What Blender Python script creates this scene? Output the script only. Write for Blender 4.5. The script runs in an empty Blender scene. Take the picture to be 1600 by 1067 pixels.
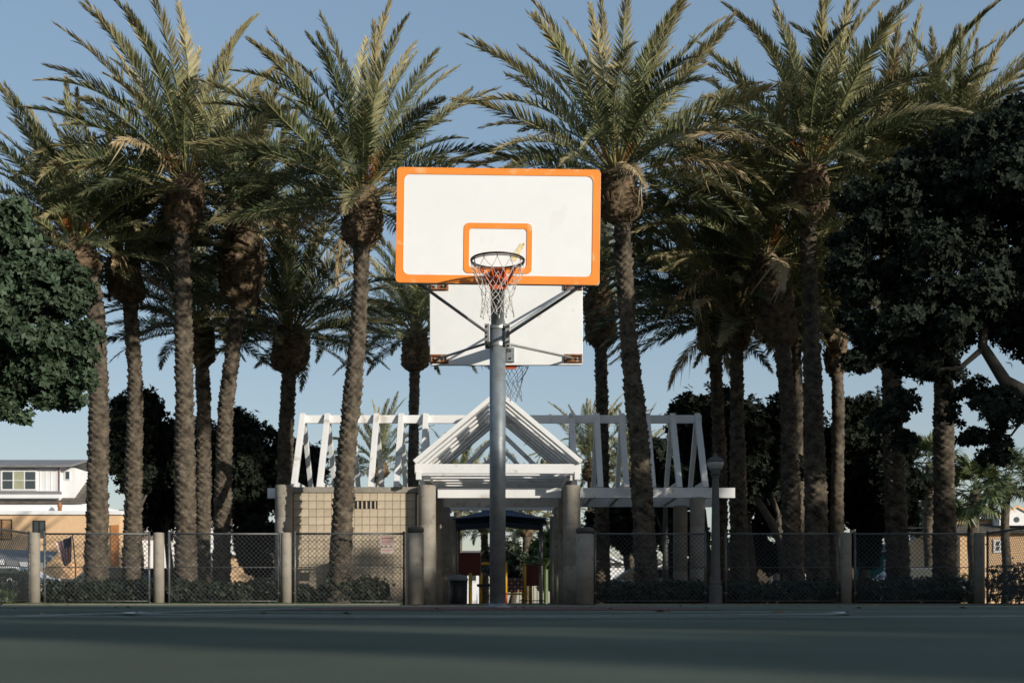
import bpy, math, random
import numpy as np
from mathutils import Vector, Matrix
random.seed(7); np.random.seed(7)
R = math.radians
S = bpy.context.scene
COL = S.collection

# ------------------------------------------------------------------ camera, sky, sun, exposure
F, CX, HY, CH = 1850.0, 800.0, 941.0, 0.06          # focal length and horizon of the photograph in its pixels
cd = bpy.data.cameras.new('camera'); cam = bpy.data.objects.new('camera', cd); COL.objects.link(cam)
cam.location = (0, 0, CH); cam.rotation_euler = (R(90), 0, 0)
cd.sensor_width = 36; cd.lens = 36*F/1600; cd.shift_y = (HY-533.5)/1600
cd.clip_start = 0.02; cd.clip_end = 3000
cd.dof.use_dof = True; cd.dof.focus_distance = 14.0; cd.dof.aperture_fstop = 3.6
S.camera = cam

SUN = Vector((1.1, -1.0, 0.37)).normalized()
W = bpy.data.worlds.new('World'); S.world = W; W.use_nodes = True
nt = W.node_tree; nt.nodes.clear()
sky = nt.nodes.new('ShaderNodeTexSky'); sky.sky_type = 'NISHITA'; sky.sun_disc = False
sky.sun_elevation = math.asin(SUN.z); sky.sun_rotation = math.atan2(SUN.x, SUN.y)
sky.air_density = 1.0; sky.dust_density = 0.9; sky.ozone_density = 1.8
gm = nt.nodes.new('ShaderNodeGamma'); gm.inputs[1].default_value = 0.42          # softer sky gradient, as in the photograph
hs = nt.nodes.new('ShaderNodeHueSaturation'); hs.inputs['Saturation'].default_value = 1.55; hs.inputs['Value'].default_value = 2.1
tn = nt.nodes.new('ShaderNodeVectorMath'); tn.operation = 'MULTIPLY'; tn.inputs[1].default_value = (1.0, 0.975, 0.995)
bg = nt.nodes.new('ShaderNodeBackground'); bg.inputs[1].default_value = 0.15
wo = nt.nodes.new('ShaderNodeOutputWorld')
nt.links.new(sky.outputs[0], gm.inputs[0]); nt.links.new(gm.outputs[0], hs.inputs['Color']); nt.links.new(hs.outputs[0], tn.inputs[0])
nt.links.new(tn.outputs[0], bg.inputs[0]); nt.links.new(bg.outputs[0], wo.inputs[0])
sl = bpy.data.lights.new('sun', 'SUN'); sl.energy = 4.9; sl.angle = R(0.55); sl.color = (1.0, 0.93, 0.82)
so = bpy.data.objects.new('sun', sl); COL.objects.link(so)
so.rotation_euler = (-SUN).to_track_quat('-Z', 'Y').to_euler(); so.location = (20, -20, 30)
S.view_settings.view_transform = 'Standard'; S.view_settings.look = 'None'
S.view_settings.exposure = 0.0; S.view_settings.gamma = 1.0; S.view_settings.use_curve_mapping = False
S.render.engine = 'CYCLES'
S.cycles.max_bounces = 6; S.cycles.transparent_max_bounces = 4

def P(px, py, D): return Vector(((px-CX)/F*D, D, CH+(HY-py)/F*D))
def X(px, D): return (px-CX)/F*D
def Z(py, D): return CH+(HY-py)/F*D

# ------------------------------------------------------------------ materials
def mat(name, c, rough=0.8, var=0.25, scale=4.0, bump=0.0, bscale=30.0, c2=None, metal=0.0, spec=0.5, island=0.0,
        objrand=0.0, transl=0.0, rust=None, detail=5):
    m = bpy.data.materials.new(name); m.use_nodes = True
    n = m.node_tree.nodes; l = m.node_tree.links; b = n['Principled BSDF']
    b.inputs['Roughness'].default_value = rough; b.inputs['Metallic'].default_value = metal
    b.inputs['Specular IOR Level'].default_value = spec
    tc = n.new('ShaderNodeTexCoord')
    no = n.new('ShaderNodeTexNoise'); no.inputs['Scale'].default_value = scale; no.inputs['Detail'].default_value = detail
    no.inputs['Roughness'].default_value = 0.62
    l.new(tc.outputs['Object'], no.inputs['Vector'])
    rp = n.new('ShaderNodeValToRGB'); rp.color_ramp.elements[0].position = 0.32; rp.color_ramp.elements[1].position = 0.68
    lo = tuple(v*(1-var) for v in c); hi = c2 if c2 else tuple(min(1, v*(1+var)) for v in c)
    rp.color_ramp.elements[0].color = (*lo, 1); rp.color_ramp.elements[1].color = (*hi, 1)
    l.new(no.outputs['Fac'], rp.inputs['Fac']); out = rp.outputs[0]
    def mulrand(sock, amt, out):
        mr = n.new('ShaderNodeMapRange'); mr.inputs['To Min'].default_value = 1-amt; mr.inputs['To Max'].default_value = 1+amt
        l.new(sock, mr.inputs['Value'])
        mm = n.new('ShaderNodeVectorMath'); mm.operation = 'SCALE'
        l.new(out, mm.inputs[0]); l.new(mr.outputs[0], mm.inputs['Scale']); return mm.outputs[0]
    if island:
        g = n.new('ShaderNodeNewGeometry'); out = mulrand(g.outputs['Random Per Island'], island, out)
    if objrand:
        g = n.new('ShaderNodeObjectInfo'); out = mulrand(g.outputs['Random'], objrand, out)
    if rust:
        n2 = n.new('ShaderNodeTexNoise'); n2.inputs['Scale'].default_value = rust[1]; n2.inputs['Detail'].default_value = 8
        l.new(tc.outputs['Object'], n2.inputs['Vector'])
        r2 = n.new('ShaderNodeValToRGB'); r2.color_ramp.elements[0].position = rust[2]; r2.color_ramp.elements[1].position = rust[2]+.08
        l.new(n2.outputs['Fac'], r2.inputs['Fac'])
        mx = n.new('ShaderNodeMix'); mx.data_type = 'RGBA'; l.new(r2.outputs[0], mx.inputs[0])
        l.new(out, mx.inputs[6]); mx.inputs[7].default_value = (*rust[0], 1); out = mx.outputs[2]
    l.new(out, b.inputs['Base Color'])
    if bump:
        n3 = n.new('ShaderNodeTexNoise'); n3.inputs['Scale'].default_value = bscale; n3.inputs['Detail'].default_value = 4
        l.new(tc.outputs['Object'], n3.inputs['Vector'])
        bp = n.new('ShaderNodeBump'); bp.inputs['Strength'].default_value = bump; bp.inputs['Distance'].default_value = 0.02
        l.new(n3.outputs['Fac'], bp.inputs['Height']); l.new(bp.outputs[0], b.inputs['Normal'])
    if transl:
        tr = n.new('ShaderNodeBsdfTranslucent'); ms = n.new('ShaderNodeMixShader'); ms.inputs[0].default_value = transl
        l.new(out, tr.inputs[0]); l.new(b.outputs[0], ms.inputs[1]); l.new(tr.outputs[0], ms.inputs[2])
        l.new(ms.outputs[0], n['Material Output'].inputs[0])
    return m

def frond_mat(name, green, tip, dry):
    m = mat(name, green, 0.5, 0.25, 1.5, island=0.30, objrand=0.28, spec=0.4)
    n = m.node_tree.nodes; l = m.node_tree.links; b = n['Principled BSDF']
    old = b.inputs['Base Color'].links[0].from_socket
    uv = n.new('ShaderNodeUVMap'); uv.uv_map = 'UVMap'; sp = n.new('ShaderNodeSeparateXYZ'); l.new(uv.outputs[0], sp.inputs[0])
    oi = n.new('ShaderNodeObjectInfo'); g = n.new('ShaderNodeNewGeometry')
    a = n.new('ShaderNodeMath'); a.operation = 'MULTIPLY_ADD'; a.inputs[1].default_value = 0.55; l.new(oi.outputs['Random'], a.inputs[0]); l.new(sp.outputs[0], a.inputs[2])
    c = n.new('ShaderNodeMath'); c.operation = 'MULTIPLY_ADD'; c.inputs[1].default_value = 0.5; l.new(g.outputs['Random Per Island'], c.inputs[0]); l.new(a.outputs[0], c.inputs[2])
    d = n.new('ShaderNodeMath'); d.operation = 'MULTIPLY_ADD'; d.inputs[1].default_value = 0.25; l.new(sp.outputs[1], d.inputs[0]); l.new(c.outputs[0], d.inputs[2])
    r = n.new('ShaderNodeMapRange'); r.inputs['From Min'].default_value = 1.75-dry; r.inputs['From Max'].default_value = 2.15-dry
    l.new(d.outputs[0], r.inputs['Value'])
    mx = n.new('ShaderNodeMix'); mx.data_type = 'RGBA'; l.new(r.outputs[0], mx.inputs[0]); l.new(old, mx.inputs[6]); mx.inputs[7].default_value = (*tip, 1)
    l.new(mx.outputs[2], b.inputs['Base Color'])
    tr = n.new('ShaderNodeBsdfTranslucent'); ms = n.new('ShaderNodeMixShader'); ms.inputs[0].default_value = 0.12
    l.new(mx.outputs[2], tr.inputs[0]); l.new(b.outputs[0], ms.inputs[1]); l.new(tr.outputs[0], ms.inputs[2])
    l.new(ms.outputs[0], n['Material Output'].inputs[0])
    return m

M = dict(
 asphalt = mat('court_asphalt', (.108,.126,.098), .95, .34, .7, .35, 160, spec=.04, rust=((.17,.19,.16), 40, .64)),
 red = mat('court_red', (.10,.03,.03), .85, .3, 3, .3, 160),
 line = mat('court_line', (.62,.63,.60), .8, .3, 6, rust=((.2,.2,.19), 14, .62)),
 walk = mat('concrete_walk', (.17,.16,.145), .9, .15, 2, .3, 60),
 soil = mat('soil', (.055,.045,.033), .95, .4, 5, .6, 20),
 road = mat('street_asphalt', (.055,.055,.056), .9, .2, 2, .3, 80),
 grass = mat('grass', (.055,.085,.028), .8, .4, 3, island=.4),
 far = mat('far_ground', (.09,.09,.06), .95, .4, .3),
 conc = mat('concrete', (.26,.235,.195), .88, .2, 2.2, .45, 45, rust=((.19,.17,.14), 5, .60)),
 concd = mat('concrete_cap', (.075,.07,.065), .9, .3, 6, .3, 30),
 block = mat('block_tan', (.50,.415,.30), .92, .12, 5, .6, 90, objrand=.09),
 mortar = mat('mortar', (.27,.22,.16), .95, .2, 10),
 white = mat('white_paint', (.70,.70,.69), .55, .06, 1.4, .15, 25, rust=((.50,.47,.42), 2.6, .60)),
 galv = mat('galvanized', (.27,.30,.31), .5, .2, 9, .15, 60, metal=.55, rust=((.24,.25,.25), 5, .58)),
 pipe = mat('painted_tube', (.30,.31,.31), .45, .25, 8, metal=.4, rust=((.22,.10,.05), 9, .68)),
 tubew = mat('pale_tube', (.20,.20,.19), .5, .15, 6, rust=((.30,.15,.07), 10, .68)),
 board = mat('board_white', (.80,.81,.81), .42, .035, 1.5, rust=((.77,.775,.77), 3, .60)),
 boardb = mat('board_back', (.74,.745,.73), .5, .05, 2, rust=((.62,.56,.46), 4, .70)),
 orange = mat('board_orange', (.90,.27,.035), .45, .10, 2, rust=((.82,.42,.17), 5, .60)),
 rim = mat('rim_steel', (.045,.028,.024), .45, .4, 20, metal=.3, rust=((.16,.05,.025), 18, .58)),
 bracket = mat('bracket_orange', (.55,.09,.02), .5, .2, 9),
 rustm = mat('rusty_steel', (.22,.085,.03), .8, .5, 22, rust=((.5,.47,.42), 16, .56)),
 net = mat('net_cord', (.52,.49,.45), .9, .2, 20),
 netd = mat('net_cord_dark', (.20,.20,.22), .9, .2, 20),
 board_mark = mat('mark_yellow', (.80,.58,.20), .6, .15, 30, c2=(.80,.74,.55)),
 chain = mat('chain_wire', (.075,.08,.08), .45, .2, 20, metal=.5),
 fpipe = mat('fence_pipe', (.12,.125,.125), .5, .3, 9, metal=.4),
 trunk = mat('palm_trunk', (.042,.035,.028), .94, .45, 5, .6, 35, island=0, c2=(.158,.130,.096), spec=.2),
 boot = mat('palm_boot', (.07,.048,.032), .95, .5, 6, .7, 30, c2=(.22,.16,.10), spec=.2),
 stub = mat('palm_stub', (.12,.08,.045), .9, .4, 6, .5, 30, island=.5),
 petiole = mat('palm_petiole', (.20,.19,.075), .5, .25, 3, objrand=.3),
 stalk = mat('fruit_stalk', (.46,.17,.035), .7, .3, 10, island=.3),
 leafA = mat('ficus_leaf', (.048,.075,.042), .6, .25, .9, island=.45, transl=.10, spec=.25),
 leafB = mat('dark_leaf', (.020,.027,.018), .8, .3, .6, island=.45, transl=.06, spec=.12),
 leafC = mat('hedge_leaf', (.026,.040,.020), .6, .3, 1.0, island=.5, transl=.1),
 leafY = mat('bright_leaf', (.10,.15,.045), .5, .3, 1.0, island=.4, transl=.2),
 bark = mat('ficus_bark', (.085,.07,.055), .9, .3, 4, .6, 25),
 fan = mat('fan_leaf', (.075,.095,.035), .5, .3, 1.0, island=.35, transl=.15),
 peach = mat('peach_stucco', (.64,.43,.25), .92, .06, 2, .3, 60),
 hwhite = mat('house_white', (.72,.72,.72), .7, .05, 1),
 hgrey = mat('house_grey', (.22,.23,.24), .8, .15, 1),
 shingle = mat('shingle', (.15,.13,.105), .92, .25, 8, island=.25),
 droof = mat('metal_roof', (.20,.19,.185), .6, .15, 1),
 glass = mat('window_glass', (.04,.055,.06), .08, .1, 1, spec=.8),
 curtain = mat('curtain', (.34,.20,.10), .9, .3, 6),
 blind = mat('window_blind', (.33,.33,.22), .8, .1, 4),
 wood = mat('door_wood', (.36,.15,.05), .7, .3, 4),
 navy = mat('navy_canvas', (.03,.045,.095), .8, .15, 2),
 yellow = mat('yellow_paint', (.78,.42,.02), .4, .1, 2),
 maroon = mat('maroon_plastic', (.13,.015,.012), .45, .15, 2),
 redp = mat('red_paint', (.55,.09,.02), .45, .1, 2),
 black = mat('black_plastic', (.02,.02,.022), .5, .2, 4),
 bluep = mat('blue_panel', (.03,.07,.16), .5, .1, 2),
 teal = mat('teal_wall', (.02,.14,.13), .8, .1, 2),
 flagr = mat('flag_red', (.36,.07,.07), .9, .1, 3), flagw = mat('flag_white', (.58,.50,.48), .9, .1, 3), flagb = mat('flag_blue', (.045,.05,.11), .9, .1, 3),
 carw = mat('car_white', (.6,.6,.6), .25, .05, 1), carg = mat('car_grey', (.10,.11,.12), .25, .05, 1), carr = mat('car_red', (.28,.05,.06), .25, .05, 1),
 tyre = mat('tyre', (.015,.015,.015), .9, .1, 4),
 signw = mat('sign_white', (.42,.36,.34), .6, .05, 4), signr = mat('sign_ink', (.32,.13,.11), .6, .05, 4),
 lamp = mat('lamp_globe', (.30,.31,.31), .35, .08, 4), lampc = mat('lamp_post_paint', (.085,.085,.08), .7, .15, 3),
 wirem = mat('wire', (.04,.04,.04), .6, .1, 1), woodp = mat('pole_wood', (.10,.075,.055), .9, .3, 3),
)
M['frond'] = frond_mat('palm_frond', (.088,.112,.05), (.30,.25,.13), .48)
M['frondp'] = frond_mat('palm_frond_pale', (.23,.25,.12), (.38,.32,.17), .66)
M['frondd'] = frond_mat('palm_frond_dry', (.13,.10,.055), (.40,.31,.18), 1.1)

# ------------------------------------------------------------------ mesh building
class MB:
    def __init__(s): s.v = []; s.f = []; s.n = 0; s.mi = []
    def add(s, v, f, mi=0):
        s.v.extend([tuple(a) for a in v]); s.f.extend([tuple(i+s.n for i in q) for q in f]); s.mi.extend([mi]*len(f)); s.n += len(v)
    def box(s, a, b, mi=0):
        x0,y0,z0 = a; x1,y1,z1 = b
        s.add([(x0,y0,z0),(x1,y0,z0),(x1,y1,z0),(x0,y1,z0),(x0,y0,z1),(x1,y0,z1),(x1,y1,z1),(x0,y1,z1)],
              [(3,2,1,0),(4,5,6,7),(0,1,5,4),(1,2,6,5),(2,3,7,6),(3,0,4,7)], mi); return s
    def beam(s, p, q, w, h, up=(0,0,1), mi=0):
        p = Vector(p); q = Vector(q); d = (q-p).normalized(); sd = d.cross(Vector(up)).normalized(); u = sd.cross(d)
        v = [e+sd*(a*w/2)+u*(b*h/2) for e in (p,q) for a,b in ((-1,-1),(1,-1),(1,1),(-1,1))]
        s.add(v, [(3,2,1,0),(4,5,6,7),(0,1,5,4),(1,2,6,5),(2,3,7,6),(3,0,4,7)], mi); return s
    def tube(s, pts, r, k=10, cap=True, mi=0, closed=False):
        pts = [Vector(p) for p in pts]; n = len(pts)
        rr = r if isinstance(r, (list,tuple)) else [r]*n
        V = []; prev = None
        for i,p in enumerate(pts):
            a = pts[(i-1)%n] if (i>0 or closed) else p; b = pts[(i+1)%n] if (i<n-1 or closed) else p
            t = (b-a).normalized()
            if prev is None:
                ref = Vector((0,0,1)) if abs(t.z)<.9 else Vector((1,0,0)); u = t.cross(ref).normalized()
            else: u = (prev - t*prev.dot(t)).normalized()
            prev = u; w = t.cross(u)
            for j in range(k):
                an = 2*math.pi*j/k; V.append(p+u*(rr[i]*math.cos(an))+w*(rr[i]*math.sin(an)))
        Fc = []
        for i in range(n if closed else n-1):
            for j in range(k):
                a = i*k+j; b = i*k+(j+1)%k; c = ((i+1)%n)*k+(j+1)%k; d = ((i+1)%n)*k+j
                Fc.append((a,b,c,d))
        if cap and not closed: Fc += [tuple(range(k-1,-1,-1)), tuple(range((n-1)*k, n*k))]
        s.add(V, Fc, mi); return s
    def lathe(s, c, prof, k=24, mi=0):
        return s.tube([(c[0],c[1],c[2]+z) for z,r in prof], [max(r,1e-4) for z,r in prof], k, True, mi)
    def prism(s, pts, y0, y1, mi=0):
        n = len(pts); V = [(x,y0,z) for x,z in pts]+[(x,y1,z) for x,z in pts]
        s.add(V, [tuple(range(n)), tuple(range(2*n-1,n-1,-1))]+[(i,i+n,(i+1)%n+n,(i+1)%n) for i in range(n)], mi); return s
    def ring(s, o, i, y0, y1, mi=0):
        n = len(o); V = [(x,y0,z) for x,z in o]+[(x,y0,z) for x,z in i]+[(x,y1,z) for x,z in o]+[(x,y1,z) for x,z in i]
        Fc = []
        for a in range(n):
            b = (a+1)%n
            Fc += [(a,b,n+b,n+a),(2*n+a,3*n+a,3*n+b,2*n+b),(a,2*n+a,2*n+b,b),(n+a,n+b,3*n+b,3*n+a)]
        s.add(V, Fc, mi); return s
    def build(s, name, m, parent=None, smooth=False, bevel=0, org=None):
        me = bpy.data.meshes.new(name)
        o0 = Vector(org) if org is not None else (Vector(parent['_o']) if parent is not None and '_o' in parent else Vector((0,0,0)))
        me.from_pydata([(a[0]-o0.x, a[1]-o0.y, a[2]-o0.z) for a in s.v], [], s.f)
        return fin(me, name, m, parent, smooth, bevel, s.mi, o0)
def fin(me, name, m, parent, smooth=False, bevel=0, mi=None, o0=None):
    for q in (m if isinstance(m,(list,tuple)) else [m]): me.materials.append(M[q] if isinstance(q,str) else q)
    if mi and max(mi) > 0: me.polygons.foreach_set('material_index', mi)
    if smooth: me.polygons.foreach_set('use_smooth', [True]*len(me.polygons))
    me.update()
    ob = bpy.data.objects.new(name, me); COL.objects.link(ob)
    if parent is not None: ob.parent = parent; ob['_o'] = tuple(parent['_o'])
    else:
        ob.location = o0 if o0 is not None else (0,0,0); ob['_o'] = tuple(ob.location)
    if bevel:
        b = ob.modifiers.new('bevel','BEVEL'); b.width = bevel; b.segments = 2; b.limit_method = 'ANGLE'
    return ob
def npmesh(name, V, Fq, m, parent, smooth=False, uv=None, mi=None):
    """V (n,3) world coordinates, Fq list of (array of faces, k)"""
    me = bpy.data.meshes.new(name); V = np.asarray(V, float)
    if parent is not None and '_o' in parent: V = V-np.array(parent['_o'])
    me.vertices.add(len(V)); me.vertices.foreach_set('co', V.ravel())
    loops = np.concatenate([f.ravel() for f in Fq]); tot = np.concatenate([np.full(len(f), f.shape[1]) for f in Fq])
    st = np.concatenate([[0], np.cumsum(tot)[:-1]])
    me.loops.add(len(loops)); me.loops.foreach_set('vertex_index', loops.astype(np.int32))
    me.polygons.add(len(tot)); me.polygons.foreach_set('loop_start', st.astype(np.int32)); me.polygons.foreach_set('loop_total', tot.astype(np.int32))
    if uv is not None:
        l = me.uv_layers.new(name='UVMap'); l.data.foreach_set('uv', uv[loops].ravel())
    if mi is not None: me.polygons.foreach_set('material_index', mi.astype(np.int32))
    me.update(calc_edges=True)
    return fin(me, name, m, parent, smooth)
def tag(o, label=None, cat=None, group=None, kind=None):
    if label: o['label'] = label
    if cat: o['category'] = cat
    if group: o['group'] = group
    if kind: o['kind'] = kind
    return o
def thing(name, loc, label, cat, group=None):
    o = bpy.data.objects.new(name, None); COL.objects.link(o); o.location = loc; o['_o'] = tuple(loc); o.empty_display_size = .2
    return tag(o, label, cat, group)
def copy_tree(o, parent=None):
    c = o.copy(); COL.objects.link(c); c.parent = parent
    for ch in list(o.children): copy_tree(ch, c)
    return c
def rrect(x0, x1, z0, z1, r, k=6):
    pts = []
    for cx, cz, a0 in ((x1-r,z0+r,-90),(x1-r,z1-r,0),(x0+r,z1-r,90),(x0+r,z0+r,180)):
        for j in range(k+1):
            a = R(a0+90*j/k); pts.append((cx+r*math.cos(a), cz+r*math.sin(a)))
    return pts

# ------------------------------------------------------------------ ground
def sheet(name, x0, x1, y0, y1, z, m, label=None):
    b = MB(); b.add([(x0,y0,z),(x1,y0,z),(x1,y1,z),(x0,y1,z)], [(0,1,2,3)])
    return tag(b.build(name, m), label, None, None, 'structure')
sheet('ground', -900, 900, -300, 1500, -0.012, 'far')
sheet('basketball_court', -14, 13.5, -14, 28.2, 0.0, 'asphalt')
sheet('planting_bed', -40, 40, 29.0, 37.5, 0.008, 'soil')
sheet('entrance_path', -2.6, 1.9, 28.2, 60, 0.016, 'walk')
sheet('street', -200, 200, 42, 52, 0.0, 'road')
cr = sheet('key_paint', -1.95, 1.7, 9.2, 15.5, 0.004, 'red')
def arc(cx, cy, r, a0, a1, w, z):
    b = MB(); n = 60; V = []; Fc = []
    for i in range(n+1):
        a = R(a0+(a1-a0)*i/n)
        V += [(cx+(r-w/2)*math.cos(a), cy+(r-w/2)*math.sin(a), z), (cx+(r+w/2)*math.cos(a), cy+(r+w/2)*math.sin(a), z)]
        if i < n: k = 2*i; Fc.append((k,k+1,k+3,k+2))
    b.add(V, Fc); return b
b = arc(-.12, 10.25, 6.0, 180, 360, .05, .008); b.build('three_point_line', 'line')['kind'] = 'structure'
b = arc(-.12, 6.2, 1.8, 180, 360, .05, .012); b.build('free_throw_arc', 'line')['kind'] = 'structure'
for nm, (x0,x1,y0,y1) in dict(side_line=(-13.2,-13.15,-10,27.5), far_line=(-13.2,12.9,27.4,27.46), near_line=(-13.2,12.9,18.3,18.36), mid_line=(-7.5,-1.2,8.9,8.95), lane_line=(-1.97,-1.92,4.7,11), right_line=(12.85,12.9,-10,27.4), cross_line=(-.4,9.5,7.0,7.05)).items():
    sheet(nm, x0, x1, y0, y1, .008, 'line')
# raised kerb strip along the far edge of the court
b = MB(); b.box((-14,28.2,-.01),(-2.7,28.35,.03)); b.box((2.0,28.2,-.01),(13.5,28.35,.03)); b.build('kerb', 'walk', bevel=.01)['kind'] = 'structure'
def grass_strip(name, x0, x1, y0, y1, n, h):
    x = np.random.uniform(x0,x1,n); y = np.random.uniform(y0,y1,n); a = np.random.uniform(0,math.tau,n); hh = h*np.random.uniform(.5,1.2,n)
    w = .006; c, s_ = np.cos(a)*w, np.sin(a)*w
    V = np.stack([np.stack([x-c,y-s_,np.zeros(n)],1), np.stack([x+c,y+s_,np.zeros(n)],1), np.stack([x+np.random.normal(0,.02,n),y+np.random.normal(0,.02,n),hh],1)],1).reshape(-1,3)
    o = npmesh(name, V, [np.arange(3*n).reshape(-1,3)], 'grass', None); return tag(o, None, None, None, 'stuff')
sheet('lawn_strip', -14, -2.7, 28.35, 29.0, 0.004, 'grass'); sheet('right_lawn_strip', 2.0, 13.5, 28.35, 29.0, 0.004, 'grass')
grass_strip('grass', -14, -2.7, 28.36, 29.3, 16000, .06)
grass_strip('grass', 2.0, 13.5, 28.36, 29.3, 14000, .05)

# leaf litter and grit blown over the court
def litter(n, x0, x1, y0, y1, ls, seed):
    q = np.random.RandomState(seed); x = q.uniform(x0,x1,n); y = y0+(y1-y0)*q.rand(n)**1.6; a = q.uniform(0,math.tau,n); l_ = ls*q.uniform(.5,1.3,n)
    c, s_ = np.cos(a)*l_, np.sin(a)*l_; z = np.full(n,.014); up = l_*q.uniform(.1,.5,n)
    V = np.stack([np.stack([x-c,y-s_,z],1), np.stack([x-s_*.35,y+c*.35,z+up],1), np.stack([x+c,y+s_,z+up*.3],1), np.stack([x+s_*.35,y-c*.35,z],1)],1).reshape(-1,3)
    tag(npmesh('leaf_litter', V, [np.arange(4*n).reshape(-1,4)], 'stub', None), None, None, None, 'stuff')
litter(260, -13, 12.5, 4.5, 28, .028, 3)
litter(5, .5, 1.9, 5.2, 5.9, .03, 9)

# ------------------------------------------------------------------ double sided basketball stand
DP = 12.42; XP = X(777.5, DP)
st = thing('basketball_stand', (XP, DP, 0), 'double sided basketball hoop on a grey steel pole in the middle of the court', 'basketball hoop')
pb = MB(); pb.tube([(XP,DP,0),(XP,DP,2.93)], .084, 32); pb.build('pole', 'galv', st, True)
b = MB(); b.lathe((XP,DP,0), [(0,.13),(.025,.13),(.03,.10),(.05,.088)], 32); b.build('pole_base', 'galv', st, True)
DF = F/174; DB = F/130.5
zA = 3.10
def arm(sgn, D1, xb):
    pts = [(XP,DP,2.60),(XP,DP,2.85)]
    for j in range(7):
        a = R(90*j/6); pts.append((XP, DP+sgn*(.24-.24*math.cos(a)), 2.86+.24*math.sin(a)))
    pts.append((xb, D1-sgn*.06, zA)); return pts
b = MB(); b.tube(arm(-1, DF, X(778,DF)), .070, 24); b.build('arm', 'galv', st, True)
b = MB(); b.tube(arm(1, DB, X(791,DB)), .064, 24); b.build('arm', 'galv', st, True)
# collar with bolted ears
for sx in (-1, 1):
    for y0_ in (-.10, .085):
        ear = MB(); ear.box((XP+sx*.107-.027, DP+y0_, 2.74),(XP+sx*.107+.027, DP+y0_+.015, 2.96)); ear.build('clamp_ear', 'pipe', st, bevel=.003)
    for zz in (2.77, 2.825, 2.875, 2.93):
        q = MB(); q.tube([(XP+sx*.112, DP-.125, zz),(XP+sx*.112, DP+.125, zz)], .011, 6); q.build('bolt', 'rim', st)
for zz in (2.76, 2.94):
    b = MB(); b.tube([(XP,DP,zz-.02),(XP,DP,zz+.02)], .092, 32); b.build('collar', 'pipe', st, False)
def backboard(D, cx, face, mw, x_half, z0, z1, roll, tilt_pts):
    """face -1: front looks towards the viewer, +1: away"""
    h = (z1-z0)/2; zc = (z0+z1)/2
    bd = MB(); bd.prism(rrect(cx-x_half, cx+x_half, z0, z1, .035), D-.02, D+.02)
    o = bd.build('backboard', mw, None, False, .006, org=(cx, D, zc)); o.parent = st
    o.location = (cx-XP, D-DP, zc); o.rotation_euler = (0, R(roll), 0); o['_o'] = (cx, D, zc)
    ya = D+face*.020; yb = D+face*.026
    y0, y1 = min(ya,yb), max(ya,yb)
    def sub(mb, name, m, bv=0): return mb.build(name, m, o, False, bv)
    fr = MB(); fr.ring(rrect(cx-x_half+.002, cx+x_half-.002, z0+.002, z1-.002, .035), rrect(cx-x_half+.068, cx+x_half-.068, z0+.075, z1-.062, .055), y0, y1)
    sub(fr, 'border', 'orange')
    tg = MB(); tg.ring(rrect(cx-.305, cx+.305, z0+.095, z0+.545, .045), rrect(cx-.258, cx+.258, z0+.145, z0+.497, .03), y0, y1)
    sub(tg, 'target_square', 'orange')
    return o, sub
cF = X(778.5, DF); cB = X(791, DB)
bF, subF = backboard(DF, cF, -1, 'board', .914, Z(445,DF), Z(264.5,DF), .75, None)
bB, subB = backboard(DB, cB, 1, 'boardb', .914, Z(571,DB), Z(436,DB), -.1, None)
sc = MB(); sc.add([(cF+.115,DF-.0245,3.12),(cF+.165,DF-.0245,3.12),(cF+.225,DF-.0245,3.23),(cF+.245,DF-.0245,3.29),(cF+.20,DF-.0245,3.275),(cF+.15,DF-.0245,3.20)], [(0,1,2,3,4,5)]); subF(sc, 'board_mark', 'board_mark')  # flat yellow mark on the front board, above and right of the rim
sc = MB(); sc.add([(cF+.222,DF-.0285,3.262),(cF+.232,DF-.0285,3.262),(cF+.238,DF-.0285,3.277),(cF+.228,DF-.0285,3.272)], [(0,1,2,3)]); subF(sc, 'board_mark', 'rim')  # small dark spot on the yellow mark
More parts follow.
